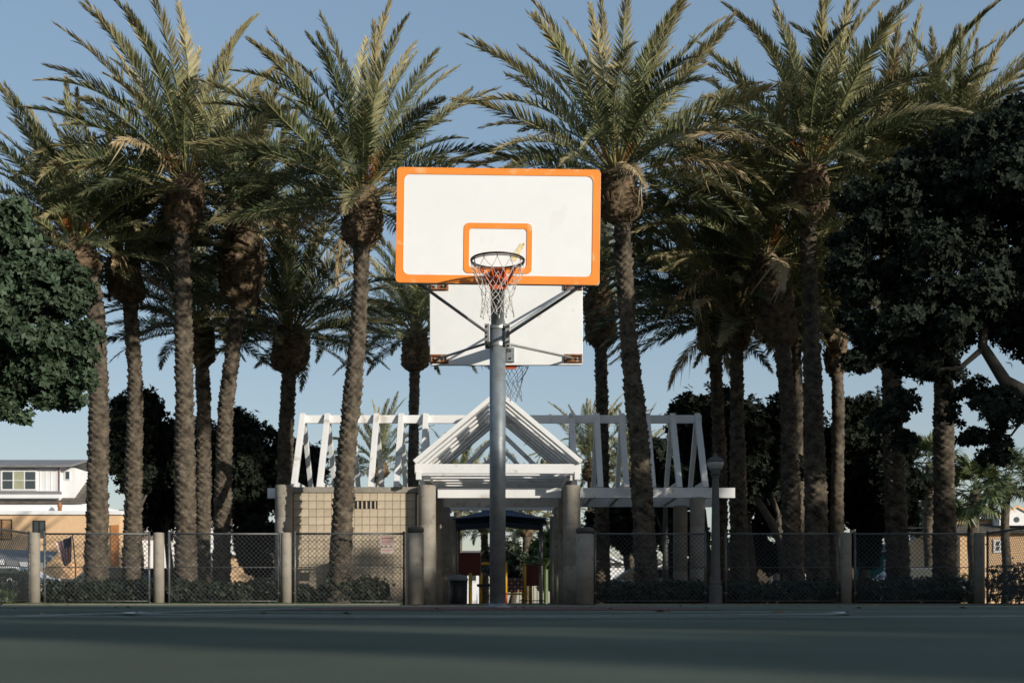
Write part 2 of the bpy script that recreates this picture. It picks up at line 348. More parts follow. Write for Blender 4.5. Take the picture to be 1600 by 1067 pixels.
# rear board: rusty corner brackets, vertical stain streaks
for sx in (-1,1):
    for zz in (Z(561,DB), Z(448,DB)):
        q = MB(); cxx = cB+sx*.80
        q.box((cxx-.10, DB-.055, zz-.045),(cxx+.10, DB-.021, zz-.028)); q.box((cxx-.10, DB-.055, zz+.028),(cxx+.10, DB-.021, zz+.045)); q.box((cxx-.11, DB-.0245, zz-.055),(cxx+.11, DB-.0205, zz+.055))
        q.box((cxx-.10, DB-.055, zz-.028),(cxx-.085, DB-.022, zz+.028)); q.box((cxx+.085, DB-.055, zz-.028),(cxx+.10, DB-.022, zz+.028))
        w = subB(q, 'corner_bracket', 'rustm', .003)
        for dx in (-.05,.05):
            t = MB(); t.tube([(cxx+dx,DB-.05,zz),(cxx+dx,DB-.022,zz)], .013, 6); t.build('bolt','galv',w)
def net(c, m, parent):
    n = 12; prof = [(0,.226),(-.085,.205),(-.165,.165),(-.235,.14),(-.30,.128),(-.36,.132),(-.42,.15)]
    nb = MB(); rng = random.Random(int(c[1]*100))
    jit = {}
    def p(r, k):
        k2 = k % (2*n)
        if (r,k2) not in jit: jit[(r,k2)] = (rng.uniform(-.09,.09), rng.uniform(-.015,.015), rng.uniform(-.016,.016))
        ja, jr, jz = jit[(r,k2)]
        a = math.pi*k2/n + (ja if r else 0); z, rr = prof[r]
        return Vector((c[0]+(rr+(jr if r else 0))*math.cos(a), c[1]+(rr+(jr if r else 0))*math.sin(a), c[2]+z+(jz if r else 0)))
    for k in range(n):
        a = p(0,2*k)     # loop at the rim
        for s_ in (-1,1):
            e = p(1, 2*k+s_); mid = (a+e)/2 + (e-a).cross(Vector((0,0,1)))*.12*s_ + Vector((0,0,-.012))
            nb.tube([a, mid, e], .0030, 5, False)
    for r in range(1, len(prof)-1):
        for k in range(2*n):
            if (k+r) % 2: continue
            for s_ in (-1,1):
                a = p(r,k); e = p(r+1,k+s_); mid = (a+e)/2+Vector((rng.uniform(-.006,.006),rng.uniform(-.006,.006),-.008))
                nb.tube([a,mid,e], .0028, 5, False)
    for k in range(2*n):
        if (k+len(prof)-1) % 2 == 0:
            a = p(len(prof)-1,k); nb.lathe(a+Vector((0,0,-.028)), [(0,.004),(.012,.009),(.028,.004)], 6)
    return nb.build('net', m, parent, True)
def rim(cx, D, face, mnet, z):
    cy = D+face*.381; cyl = [(cx+.229*math.cos(math.tau*j/48), cy+.229*math.sin(math.tau*j/48), z) for j in range(48)]
    q = MB(); q.tube(cyl, .0095, 10, closed=True)
    q2 = [(cx+.229*math.cos(math.tau*j/48), cy+.229*math.sin(math.tau*j/48), z-.018) for j in range(48)]
    q.tube(q2, .0045, 6, closed=True)
    r_ = q.build('rim', 'rim', st, True)
    m_ = MB(); y0, y1 = sorted((D+face*.027, D+face*.045)); m_.box((cx-.075,y0,z-.16),(cx+.075,y1,z+.01))
    ya, yb = sorted((D+face*.046, D+face*.165)); m_.box((cx-.07,ya,z-.012),(cx+.07,yb,z-.004))
    mk = m_.build('rim_bracket','bracket', st, bevel=.004)
    for sx in (-1,1):
        g = MB(); g.beam((cx+sx*.065, D+face*.046, z-.13),(cx+sx*.15, D+face*.20, z-.015), .012, .035); g.beam((cx+sx*.03, D+face*.046, z-.10),(cx+sx*.055, D+face*.175, z-.02), .010, .05); g.build('brace','bracket',mk)
    for j in range(12):
        a = math.tau*j/12; g = MB(); g.tube([(cx+.229*math.cos(a), cy+.229*math.sin(a), z-.006),(cx+.226*math.cos(a), cy+.226*math.sin(a), z-.035)], .0045, 5); g.build('net_hook','rim',r_)
    net((cx,cy,z-.028), mnet, st)
rim(X(777.5,10.25), DF, -1, 'net', 3.02)
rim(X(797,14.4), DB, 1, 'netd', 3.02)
def strut(p, q, m, r=.014):
    s_ = MB(); s_.tube([p,q], r, 12); s_.build('strut', m, st, True)
strut((XP-.112,DP-.10,2.87),(X(652,DF),DF+.03,Z(440,DF)), 'tubew', .015); strut((XP+.112,DP-.10,2.85),(X(912,DF),DF+.03,Z(443,DF)), 'tubew', .015)
strut((XP-.112,DP+.10,2.80),(cB-.80,DB-.05,Z(561,DB)), 'tubew'); strut((XP+.112,DP+.10,2.79),(cB+.80,DB-.05,Z(561,DB)), 'tubew')
strut((XP+.112,DP+.10,2.93),(cB+.80,DB-.05,Z(450,DB)), 'galv'); 
for zz in (2.95,):
    q = MB(); q.box((cB+.0, DB-.05, 2.93),(cB+.10, DB-.022, 3.10)); w = q.build('mount_plate','galv',st,bevel=.003)
    for dz in (2.97,3.06):
        t = MB(); t.tube([(cB+.05,DB-.065,dz),(cB+.05,DB-.05,dz)], .012, 6); t.build('bolt','rim',w)

# ------------------------------------------------------------------ pergola: columns, long trusses, central gable
pg = thing('pergola', (X(778,32), 32, 0), 'white timber pergola with a central gable and rows of A-shaped frames on concrete columns', 'pergola')
def column(px0, px1, pt, D, z0=0, m='conc'):
    x0, x1 = X(px0,D), X(px1,D); r = (x1-x0)/2; cx = (x0+x1)/2; zt = Z(pt,D)
    b = MB(); b.lathe((cx,D,z0), [(0,r),(zt*.33,r),(zt*.332,r*.985),(zt*.338,r*.985),(zt*.34,r),(zt*.72,r),(zt*.722,r*.985),(zt*.728,r*.985),(zt*.73,r),(zt-.05,r),(zt-.02,r*.97),(zt,r*.90)], 40)
    b.build('column', m, pg, True)
cD = [31.5, 34.9, 38.9, 42.8]
for D in cD:
    s = 30.0/D
    for (a, b_) in ((X(653,31.5),X(681,31.5)), (X(880,31.5),X(907,31.5))):
        r = (b_-a)/2; cx = (a+b_)/2; zt = 3.17
        q = MB(); q.lathe((cx,D,0), [(0,r),(1.0,r),(1.01,r*.98),(1.02,r*.98),(1.03,r),(2.1,r),(2.11,r*.98),(2.12,r*.98),(2.13,r),(zt-.04,r),(zt,r*.93)], 40); q.build('column','conc',pg,True)
column(430, 457, 758, 31.55)
column(1078, 1101, 777, 32.0); column(1052, 1074, 790, 35.0)
column(1078-640, 1101-640, 790, 35.0)
# long beams along x
FBy, RBy, RDy = 32.0, 35.0, 33.5
def beam(name, p, q, w, h, up=(0,0,1), bev=.008): 
    b = MB(); b.beam(p,q,w,h,up); return b.build(name,'white',pg,bevel=bev)
zb0, zb1 = Z(778,32), Z(762,32); zm = (zb0+zb1)/2; hb = zb1-zb0
xL, xR = X(417,32), X(1148,32)
beam('long_beam', (X(684,32),FBy,zm), (X(877,32),FBy,zm), .10, hb)
beam('long_beam', (X(908,32),FBy,zm), (xR,FBy,zm), .10, hb)
beam('long_beam', (xL,FBy+.12,zm), (X(650,32),FBy+.12,zm), .10, hb)
beam('long_beam', (xL,RBy,zm), (xR,RBy,zm), .12, hb)
zr = Z(655, RDy)
beam('ridge_beam', (X(474,RDy),RDy,zr), (X(1096,RDy),RDy,zr), .09, .23)
tops = [471,509.5,548,586,624.5,663,702,741,819,857,896,935,974,1013.5,1053,1092]
for i, tx in enumerate(tops):
    if 690 < tx < 870: continue
    x = X(tx, RDy) + (.05 if tx < 800 else -.05)
    zf = zb1+.02
    # front leg, rear leg, tie at the foot
    beam('rafter', (x,FBy+.04,zf-.03), (x,RDy-.03,zr+.12), .155, .16, (0,1,0))
    beam('rafter', (x,RBy-.04,zf-.03), (x,RDy+.03,zr+.10), .125, .16, (0,1,0))
    beam('tie_beam', (x,FBy+.16,zf+.09), (x,RBy-.16,zf+.09), .10, .18)
# cross joists under the long roof on the right, between front and rear beam
for xx in (X(925,32), X(968,32), X(1060,32), X(1108,32)):
    beam('joist', (xx,FBy+.06,zm-.02), (xx+.0,RBy-.07,zm-.02), .10, .16)
# central gable frames
gx = X(778, 31.1); gz0 = Z(740,31.1); gz1 = Z(725,31.1); gap = Z(608,31.1); gh = X(778+131,31.1)-gx
for i in range(7):
    D = 31.1+.72*i
    beam('gable_beam', (gx-gh+.02,D,(gz0+gz1)/2), (gx+gh-.02,D,(gz0+gz1)/2), .12, gz1-gz0)
    for s_ in (-1,1):
        beam('gable_rafter', (gx+s_*(gh-.02),D,gz1+.04), (gx-s_*.0,D,gap-.10), .12, .34 if i==0 else .30, (0,1,0))
    if i in (0,): pass
for s_ in (-1,1):       # plates the frames stand on and short post over the front column
    beam('wall_plate', (gx+s_*1.89,31.4,gz0-.075), (gx+s_*1.89,42.9,gz0-.075), .16, .14)
    q = MB(); q.box((gx+s_*2.08-.07,31.02,gz0-.16),(gx+s_*2.08+.07,31.18,gz0+.05)); q.build('post_cap','white',pg,bevel=.006)
for i, D in enumerate((38.3, 39.2, 42.4)):       # rear gable frames
    beam('gable_beam', (gx-1.9,D,gz0+.03), (gx+1.9,D,gz0+.03), .12, .22)
    if i != 1:
        for s_ in (-1,1): beam('gable_rafter', (gx+s_*1.95,D,gz1), (gx,D,gap-.1), .12, .24, (0,1,0))

# ------------------------------------------------------------------ tan block room under the left roof
wD = 31.75
br = thing('block_building', (X(555,wD), wD, 0), 'small tan concrete block room with a barred vent, left of the entrance', 'building')
x0, x1 = X(457,wD), X(651,wD); zt = Z(770,wD)
core = MB(); core.box((x0,wD+.02,0),(x1,wD+2.9,zt)); core.build('wall_core','mortar',br)
cap = MB(); cap.box((x0-.02,wD-.07,zt+.002),(x1+.05,wD+3.0,Z(761,wD))); cap.build('roof_slab','conc',br,bevel=.012)
cols, rows = 16, 14; bw = (x1-x0-.06)/cols; bh = zt/rows
bm_ = MB(); bm_.box((-bw/2+.005,-.02,-bh/2+.005),(bw/2-.005,.04,bh/2-.005)); proto = bm_.build('concrete_block','block',None,bevel=.004)
first = True
vx0, vx1, vz0, vz1 = X(547,wD), X(585,wD), Z(801,wD), Z(786,wD)
for r_ in range(rows):
    for c in range(cols):
        xx = x0+.03+bw*(c+.5); zz = bh*(r_+.5)
        if vx0-.06 < xx < vx1+.04 and r_ == rows-2: continue
        o = proto if first else proto.copy()
        if not first: COL.objects.link(o)
        first = False
        o.parent = br; o.location = (xx-br.location.x, -.012+random.uniform(-.002,.002), zz)
r_ = rows-2; xs = [x0+.03+bw*(c+.5) for c in range(cols) if vx0-.06 < x0+.03+bw*(c+.5) < vx1+.04]
va, vb = min(xs)-bw/2, max(xs)+bw/2; vz0, vz1 = bh*r_, bh*(r_+1)
v = MB(); v.box((va+.01,wD+.012,vz0+.01),(vb-.01,wD+.019,vz1-.01)); vo = v.build('vent','black',br)
for k in range(7):
    q = MB(); xx = va+(vb-va)*(k+.5)/7; q.box((xx-.018,wD-.025,vz0+.012),(xx+.018,wD+.01,vz1-.012)); q.build('vent_bar','block',vo)

# ------------------------------------------------------------------ fence: concrete posts, framed chain link panels
FD = 29.5
def conc_post(x, y, r, h, label, capm=False, mt='conc'):
    t = thing('concrete_post' if not capm else 'concrete_bollard', (x,y,0), label, 'post' if not capm else 'bollard', 'round concrete posts along the fence' if not capm else 'capped concrete bollards at the entrance')
    b = MB()
    b.lathe((x,y,0), [(0,r),(h*.5,r*.985),(h-.03,r*.97),(h-.008,r*.93),(h,r*.82)] if not capm else [(0,r),(h-.17,r)], 28); b.build('shaft', mt, t, True)
    if capm:
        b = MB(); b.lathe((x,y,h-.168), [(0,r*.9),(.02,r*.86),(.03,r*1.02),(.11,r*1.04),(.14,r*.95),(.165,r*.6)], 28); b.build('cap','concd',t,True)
xp = [X(54,FD), X(248,FD), X(447,FD), X(1322,FD), X(1530,FD)]
for x, lb in zip(xp, ('round concrete fence post at the left corner beside the faded flag', 'stained round concrete post between the second and third palm trunks from the left', 'sunlit concrete post at the left end of the block wall',
                      'shaded concrete post in the right fence, beneath the dark broadleaf tree', 'concrete corner post at the far right by the orange house')):
    conc_post(x, FD, .135, 1.80, lb)
conc_post(X(649.5,FD-.1), FD-.1, .20, 1.95, 'capped concrete bollard left of the entrance, sunlit near its foot', True)
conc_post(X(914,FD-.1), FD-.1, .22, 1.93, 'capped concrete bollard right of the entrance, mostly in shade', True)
def link_mesh(w, h):
    b = MB(); p = .115; rr = .0062
    for sgn in (-1,1):
        k = -h
        while k < w:
            # line from (k,0) to (k+h,h) clipped
            a0 = max(0, -k); a1 = min(h, w-k)
            if a1-a0 > .02:
                xa, xb = k+a0, k+a1
                if sgn < 0: xa, xb = w-xa, w-xb
                b.tube([(xa, sgn*.004, a0), (xb, sgn*.004, a1)], rr, 4, False)
            k += p
    return b
def fence_panel(p, q, label, h=1.80):
    p = Vector(p); q = Vector(q); L = (q-p).length; ang = math.atan2(q.y-p.y, q.x-p.x)
    t = thing('chain_link_fence', (p.x,p.y,0), label, 'fence', 'chain link fence panels around the court'); t.rotation_euler = (0,0,ang); t['_o'] = (0,0,0)
    for xx in (0, L):
        b = MB(); b.tube([(xx,0,0),(xx,0,h)], .030, 10); b.lathe((xx,0,h), [(0,.034),(.02,.034),(.035,.01)], 10); b.build('fence_pipe','fpipe',t,True)
    b = MB(); b.tube([(0,0,h-.03),(L,0,h-.03)], .024, 10); b.build('top_rail','fpipe',t,True)
    b = MB(); b.tube([(0,0,.10),(L,0,.10)], .012, 8); b.build('bottom_wire','fpipe',t,True)
    b = MB(); b.tube([(0,0,h*.52),(L,0,h*.52)], .010, 8); b.build('middle_wire','fpipe',t,True)
    b = link_mesh(L-.08, h-.16)
    o = b.build('chain_link','chain',t); o.location = (.04, -.03, .11)
    for xx in (.0, L):
        for zz in (.3,.9,1.5):
            c = MB(); c.box((xx-.04,-.042,zz-.015),(xx+.04,.0,zz+.015)); c.build('fence_clamp','fpipe',t)
e = .20
xl = X(1112,FD)
fence_panel((xp[0]-.0,FD-3.3,0),(xp[0]-.05,FD-.22,0),'chain link panel running towards the viewer at the far left edge')
fence_panel((xp[0]-.0,FD-6.6,0),(xp[0]-.0,FD-3.4,0),'chain link panel at the left side of the court, nearest the viewer')
fence_panel((xp[0]+.25,FD,0),(xp[1]-.24,FD,0),'chain link panel in front of the orange house and flag')
fence_panel((xp[1]+.26,FD,0),(xp[2]-.18,FD,0),'chain link panel in front of the white house and dark trees')
fence_panel((xp[2]+.22,FD,0),(X(631,FD),FD,0),'chain link panel in front of the tan block wall with small signs')
fence_panel((X(930,FD),FD,0),(X(1102,FD),FD,0),'chain link panel right of the entrance under the white beams')
fence_panel((X(1134,FD),FD,0),(xp[3]-.22,FD,0),'chain link panel between the lamp post and the shaded post')
fence_panel((xp[3]+.22,FD,0),(xp[4]-.24,FD,0),'chain link panel in front of the small gabled houses')
fence_panel((xp[4]+.12,FD-.22,0),(xp[4]+.05,FD-3.3,0),'chain link panel turning towards the viewer at the right edge')
conc_post(xp[4]+.05, FD-3.55, .17, 2.2, 'thick concrete post at the right edge of the picture')
# signs on the fence
def small_sign(px0,px1,py0,py1,label,lines):
    D = FD-.05; a, c = X(px0,D), X(px1,D); z0, z1 = Z(py1,D), Z(py0,D)
    t = thing('fence_sign', ((a+c)/2, D, z0), label, 'sign')
    b = MB(); b.box((a,D-.006,z0),(c,D,z1)); b.build('sign_plate','signw',t)
    b = MB()
    for (u0,u1,v0,v1) in lines: b.box((a+(c-a)*u0, D-.008, z0+(z1-z0)*v0),(a+(c-a)*u1, D-.0062, z0+(z1-z0)*v1))
    b.build('lettering','signr',t)
small_sign(594,616,838,852,'larger faded notice with a red strip on the fence, near the bollard',[(.06,.94,.72,.92),(.1,.9,.50,.58),(.1,.8,.34,.42),(.1,.7,.16,.24)])
small_sign(595,615,856,864,'small white notice mounted just below the larger notice',[(.1,.9,.55,.7),(.1,.7,.25,.38)])

# lamp posts
def lamp_post(x, y, h, label, s=1.0):
    t = thing('street_lamp', (x,y,0), label, 'lamp post', 'concrete lamp posts with acorn globes')
    b = MB(); b.lathe((x,y,0), [(0,.17*s),(.45,.165*s),(.5,.14*s),(.55,.15*s),(.6,.125*s),(1.2,.115*s),(h-.62,.082*s),(h-.60,.10*s),(h-.56,.10*s)], 16); b.build('post','lampc',t,False)
    b = MB(); b.lathe((x,y,h-.56), [(0,.07*s),(.04,.14*s),(.09,.10*s),(.14,.135*s)], 20); b.build('lamp_collar','lampc',t,True)
    b = MB(); b.lathe((x,y,h-.42), [(0,.13*s),(.05,.17*s),(.14,.205*s),(.20,.20*s)], 24); b.build('globe','lamp',t,True)
    b = MB(); b.lathe((x,y,h-.219), [(0,.215*s),(.02,.215*s),(.08,.17*s),(.13,.10*s),(.15,.04*s),(.19,.045*s),(.22,.01*s)], 24); b.build('lamp_cap','lampc',t,True)
lamp_post(X(1118,29.4), 29.4, Z(708,29.4), 'concrete lamp post with an acorn globe at the right end of the pergola')
lamp_post(X(1039.5,36.5), 36.5, 3.6, 'slim sunlit lamp post standing behind the long white beam', .8)

# ------------------------------------------------------------------ palms
def interp(pts, n):
    pts = np.array(pts, float); d = np.r_[0, np.cumsum(np.linalg.norm(np.diff(pts,axis=0),axis=1))]
    s = np.linspace(0, d[-1], n)
    # smooth (Catmull-like) by linear interpolation followed by smoothing
    Q = np.stack([np.interp(s, d, pts[:,k]) for k in range(3)],1)
    w = max(3, n//8)|1; pad = w//2
    Qp = np.concatenate([Q[:1]-(Q[1]-Q[0])*np.arange(pad,0,-1)[:,None], Q, Q[-1:]+(Q[-1]-Q[-2])*np.arange(1,pad+1)[:,None]])
    Q = np.stack([np.convolve(Qp[:,k], np.ones(w)/w, 'valid') for k in range(3)],1)
    return Q, s
def scar_tube(name, pts, rad_fn, m, parent, p, n, amp, seed, step=.024, seg=32, rough=.3):
    rs = np.random.RandomState(seed)
    L = sum((Vector(pts[i+1])-Vector(pts[i])).length for i in range(len(pts)-1)); N = max(8, int(L/step))
    Q, s = interp(pts, N); th = np.arange(seg)/seg*math.tau
    rnd = rs.rand(4096)
    def H(u, v):
        best = np.zeros_like(u)
        for dr in (0,1):
            r = np.floor(v)+dr; off = .5*(r % 2); k = np.floor(u-off+.5)
            du = u-off-k; dv = v-r
            jr = rnd[((r*31+(k % n)*7).astype(int)) % 4096]; jr2 = rnd[((r*17+(k % n)*13+5).astype(int)) % 4096]
            dvj = dv + (jr2-.5)*.35
            d = np.abs(du)*2+np.abs(dvj)
            h = np.clip((1-d)*3.2,0,1)*(.45+.55*np.clip(dvj+.5,0,1))*(.45+.75*jr)
            best = np.maximum(best, h)
        return best
    U, Vv = np.meshgrid(th/math.tau*n, s/p); 
    wob = .25*np.sin(U*2*math.pi/n*2+Vv*.3+seed)+.15*np.sin(U*2*math.pi/n*3+1.3*seed)
    h = H(U, Vv+wob)
    r0 = np.array([rad_fn(q/s[-1], q) for q in s])[:,None]
    lump = .03*np.sin(s[:,None]*1.7+seed)+.02*np.sin(s[:,None]*5.1+U*2*math.pi/n*2)
    rr = r0*(1+lump) - amp*.5 + amp*h + amp*rough*(rs.rand(*h.shape)-.5)
    X_ = Q[:,0:1]+rr*np.cos(th); Y_ = Q[:,1:2]+rr*np.sin(th); Z_ = np.repeat(Q[:,2:3],seg,1) + amp*.3*h
    V = np.stack([X_,Y_,Z_],-1).reshape(-1,3)
    i, j = np.meshgrid(np.arange(N-1), np.arange(seg), indexing='ij'); j2 = (j+1)%seg
    Fq = np.stack([i*seg+j, i*seg+j2, (i+1)*seg+j2, (i+1)*seg+j],-1).reshape(-1,4)
    return npmesh(name, V, [Fq], m, parent, False), Q
# --- frond prototypes
def frond_mesh(name, L, droop, seed, Lf=.54, m=('frond','petiole'), nl=104, vee=30, sag=.10, side=0.0):
    rs = np.random.RandomState(seed); n = 18
    t = np.linspace(0,1,n+1); ang = .02-droop*t**1.35; dl = L/n
    sidec = side*t**2
    x = np.r_[0, np.cumsum(np.cos(ang[:-1])*np.cos(sidec[:-1])*dl)]; z = np.r_[0, np.cumsum(np.sin(ang[:-1])*dl)]; y = np.r_[0, np.cumsum(np.sin(sidec[:-1])*dl)]
    C = np.stack([x,y,z],1); T = np.gradient(C, axis=0); T /= np.linalg.norm(T,axis=1)[:,None]
    V = []; Q4 = []; T3 = []; uv = []
    # rachis
    w = np.interp(t,[0,.05,.2,1],[.045,.032,.020,.004])*1.15; hh = w*.7
    for k in range(n+1):
        S_ = np.array([0,1,0]); U_ = np.cross(T[k],S_)*-1; U_ = np.cross(S_,T[k])*-1
        for a,b_ in ((1,0),(0,1),(-1,0),(0,-1)):
            V.append(C[k]+S_*a*w[k]+U_*b_*hh[k]); uv.append((t[k]*.4,0))
    for k in range(n):
        for j in range(4): Q4.append((k*4+j, k*4+(j+1)%4, k*4+4+(j+1)%4, k*4+4+j))
    nr = len(Q4)
    tw = rs.uniform(-.5,.5)
    for i in range(nl):
        tt = .16+.84*((i+.5)/nl)**.97
        c = np.array([np.interp(tt,t,C[:,k]) for k in range(3)]); tg = np.array([np.interp(tt,t,T[:,k]) for k in range(3)]); tg /= np.linalg.norm(tg)
        S_ = np.array([0,1.,0]); U_ = np.cross(tg,S_); U_ /= np.linalg.norm(U_)
        if U_[2] < 0: U_ = -U_
        prof = np.interp(tt,[.16,.3,.55,.8,.95,1],[.45,.92,1,.72,.45,.30])
        for sd in (-1,1):
            if rs.rand() < .05: continue
            tj = tt+rs.uniform(-.004,.004)
            a = R(np.interp(tt,[.16,.5,1],[66,50,18])+rs.normal(0,5)); b_ = R(vee+rs.choice([-16,0,14])+rs.normal(0,6))
            d = tg*math.cos(a)+(S_*sd*math.cos(b_)+U_*math.sin(b_))*math.sin(a); d /= np.linalg.norm(d)
            ln = Lf*prof*rs.uniform(.85,1.12); wd = .0195*rs.uniform(.8,1.15)*(1 if tt < .9 else .8)
            wv = np.cross(d, np.cross(tg,d)); wv /= np.linalg.norm(wv)+1e-9
            wv = wv*.9+U_*rs.normal(0,.35); wv /= np.linalg.norm(wv)
            sg = sag*rs.uniform(.3,1.8)
            if rs.rand() < .07: sg *= 3
            mid = c+d*ln*.5-np.array([0,0,1])*ln*sg*.25; tip = c+d*ln*.98-np.array([0,0,1])*ln*sg
            k0 = len(V); rv = rs.rand()*.4
            V += [c-wv*wd*.5, c+wv*wd*.5, mid+wv*wd, mid-wv*wd, tip]
            uv += [(tt,rv),(tt,rv),(tt,rv+.2),(tt,rv+.2),(tt,1)]
            Q4.append((k0,k0+1,k0+2,k0+3)); T3.append((k0+3,k0+2,k0+4))
    mi = np.array([1]*nr+[0]*(len(Q4)-nr)+[0]*len(T3))
    o = npmesh(name, np.array(V), [np.array(Q4),np.array(T3)], list(m), None, False, np.array(uv), mi)
    me = o.data; bpy.data.objects.remove(o); me.name = name; return me
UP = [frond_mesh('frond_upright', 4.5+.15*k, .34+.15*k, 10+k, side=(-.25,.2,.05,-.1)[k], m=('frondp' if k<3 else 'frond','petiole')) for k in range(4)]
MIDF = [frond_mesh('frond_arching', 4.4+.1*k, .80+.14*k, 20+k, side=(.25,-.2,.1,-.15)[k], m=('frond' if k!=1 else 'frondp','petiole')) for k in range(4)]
LOWF = [frond_mesh('frond_drooping', 4.1, .48+.13*k, 30+k, vee=20, sag=.14, side=(.2,-.25,.1)[k], m=('frond','petiole')) for k in range(3)]
DRYF = [frond_mesh('frond_dry', 3.8, .8+.2*k, 40+k, vee=22, sag=.5, Lf=.46, side=(.3,-.3)[k], m=('frondd','petiole')) for k in range(2)]
def stub_cluster(b, c, r, h, n, rs, out=.10):
    for i in range(n):
        a = i*2.399+rs.uniform(-.2,.2); z = c[2]-h*rs.uniform(0,1)
        k = (c[2]-z)/h; rr = r*math.sin(math.pi*(.30+.62*(1-k)*.9+.05))*.98
        d = Vector((math.cos(a),math.sin(a),0)); sd = Vector((-d.y,d.x,0)); o = Vector((c[0],c[1],z))+d*rr*.88
        w = rs.uniform(.035,.065); ln = rs.uniform(.10,.22); up = Vector((0,0,1))
        p0 = [o-sd*w-up*.05, o+sd*w-up*.05, o+sd*w*.7+d*.03-up*.02+up*.05, o-sd*w*.7+d*.03+up*.03]
        e_ = o+d*out*rs.uniform(.5,1.3)+up*ln
        q0 = [e_-sd*w*.6-d*.02, e_+sd*w*.6-d*.02, e_+sd*w*.5+d*.02+up*.02, e_-sd*w*.5+d*.02+up*.01]
        b.add(p0+q0, [(0,1,5,4),(1,2,6,5),(2,3,7,6),(3,0,4,7),(4,5,6,7)])
def date_palm(pts, D, w0, w1, ball, label, seed, nf=74, size=1.0, lean=(0,0), elmin=-9, bright=False, lowdry=.05, fine=True, upb=1.0):
    """pts: trunk pixels base..crown; w0,w1 trunk pixel widths; ball=(top px y, bottom px y, width px)"""
    rs = random.Random(seed)
    wp = [P(px,py,D) for px,py in pts]; wp[0].z = 0; top = wp[-1]
    t = thing('date_palm', (wp[0].x, D, 0), label, 'palm tree', 'date palms behind the fence')
    r0, r1 = w0*.95/2/F*D, w1*.88/2/F*D
    zb = Z(ball[1],D); rb = ball[2]/2/F*D
    def rad(u, s): return r0+(r1-r0)*min(1,u*1.25) + .10*math.exp(-s*2.2)*r0*2 
    body = [q for q in wp if q.z < zb-.2]
    # cut trunk at the ball
    for i in range(len(wp)-1):
        if wp[i].z <= zb < wp[i+1].z:
            f = (zb-wp[i].z)/(wp[i+1].z-wp[i].z); body.append(wp[i].lerp(wp[i+1], f)+Vector((0,0,.15))); break
    tr_, Q = scar_tube('trunk', body, rad, 'trunk', t, .095, 7, .085 if fine else .06, seed, .022 if fine else .05, 36 if fine else 20, rough=.05)
    # ball of old leaf bases
    b0 = body[-1]-Vector((0,0,.25)); Lb = top.z-b0.z
    def radb(u, s):
        tt = np.interp(u,[0,.12,.3,.55,.85,1],[r1*1.02, rb*.86, rb*1.02, rb*.98, rb*.88, rb*.62]); return float(tt)
    bpts = [b0+(top-b0)*k/6+Vector((math.sin(k*1.3+seed)*.03,0,0)) for k in range(7)]
    scar_tube('leaf_base_ball', bpts, radb, 'boot', t, .075, 11, .10, seed+3, .026 if fine else .05, 48 if fine else 24, rough=.55)
    sb = MB(); stub_cluster(sb, (top.x,top.y,top.z), rb, Lb*.92, 110 if fine else 50, rs, .09)
    sb.build('leaf_stubs', 'stub', t)['kind'] = 'stuff'
    if fine and nf > 40:
        fs = MB()
        for k in range(9):
            a = rs.uniform(0,math.tau); d = Vector((math.cos(a),math.sin(a),0)); p0 = top+d*.15
            for j in range(9):
                e1 = p0+d*rs.uniform(.25,.6)+Vector((rs.uniform(-.12,.12),rs.uniform(-.12,.12),rs.uniform(.3,.9))); e2 = e1+d*rs.uniform(.05,.3)+Vector((0,0,rs.uniform(-.35,.05)))
                fs.tube([p0,e1,e2],[.008,.006,.003],3,False)
        fs.build('fruit_stalks','stalk',t)['kind'] = 'stuff'
    o3 = Vector(t['_o'])
    for i in range(nf):
        u = (i+.5)/nf                      # 0 top .. 1 bottom
        el = 86-(86-elmin)*(u**(.95/upb)) + rs.uniform(-7,7)
        az = i*137.508+rs.uniform(-14,14)
        dirv = Vector((math.cos(R(az))*math.cos(R(el))+lean[0], math.sin(R(az))*math.cos(R(el))+lean[1], math.sin(R(el))))
        az2 = math.atan2(dirv.y, dirv.x); el2 = math.atan2(dirv.z, math.hypot(dirv.x,dirv.y))
        if u < .38: me = rs.choice(UP)
        elif u < .76: me = rs.choice(MIDF if rs.random() > .04 else DRYF)
        else: me = rs.choice(LOWF if rs.random() > lowdry else DRYF)
        ob = bpy.data.objects.new('frond', me); COL.objects.link(ob); ob.parent = t
        rr = rb*(.12+.62*u); base = Vector((math.cos(az2)*rr, math.sin(az2)*rr, -.04-.42*u*u))
        ob.location = top-o3+base; s_ = size*rs.uniform(.86,1.10)*(1.0 if u < .8 else .92)
        ob.scale = (s_,s_*rs.uniform(.9,1.1),s_); ob.rotation_euler = (R(rs.uniform(-38,38)), -el2, az2)
    return t
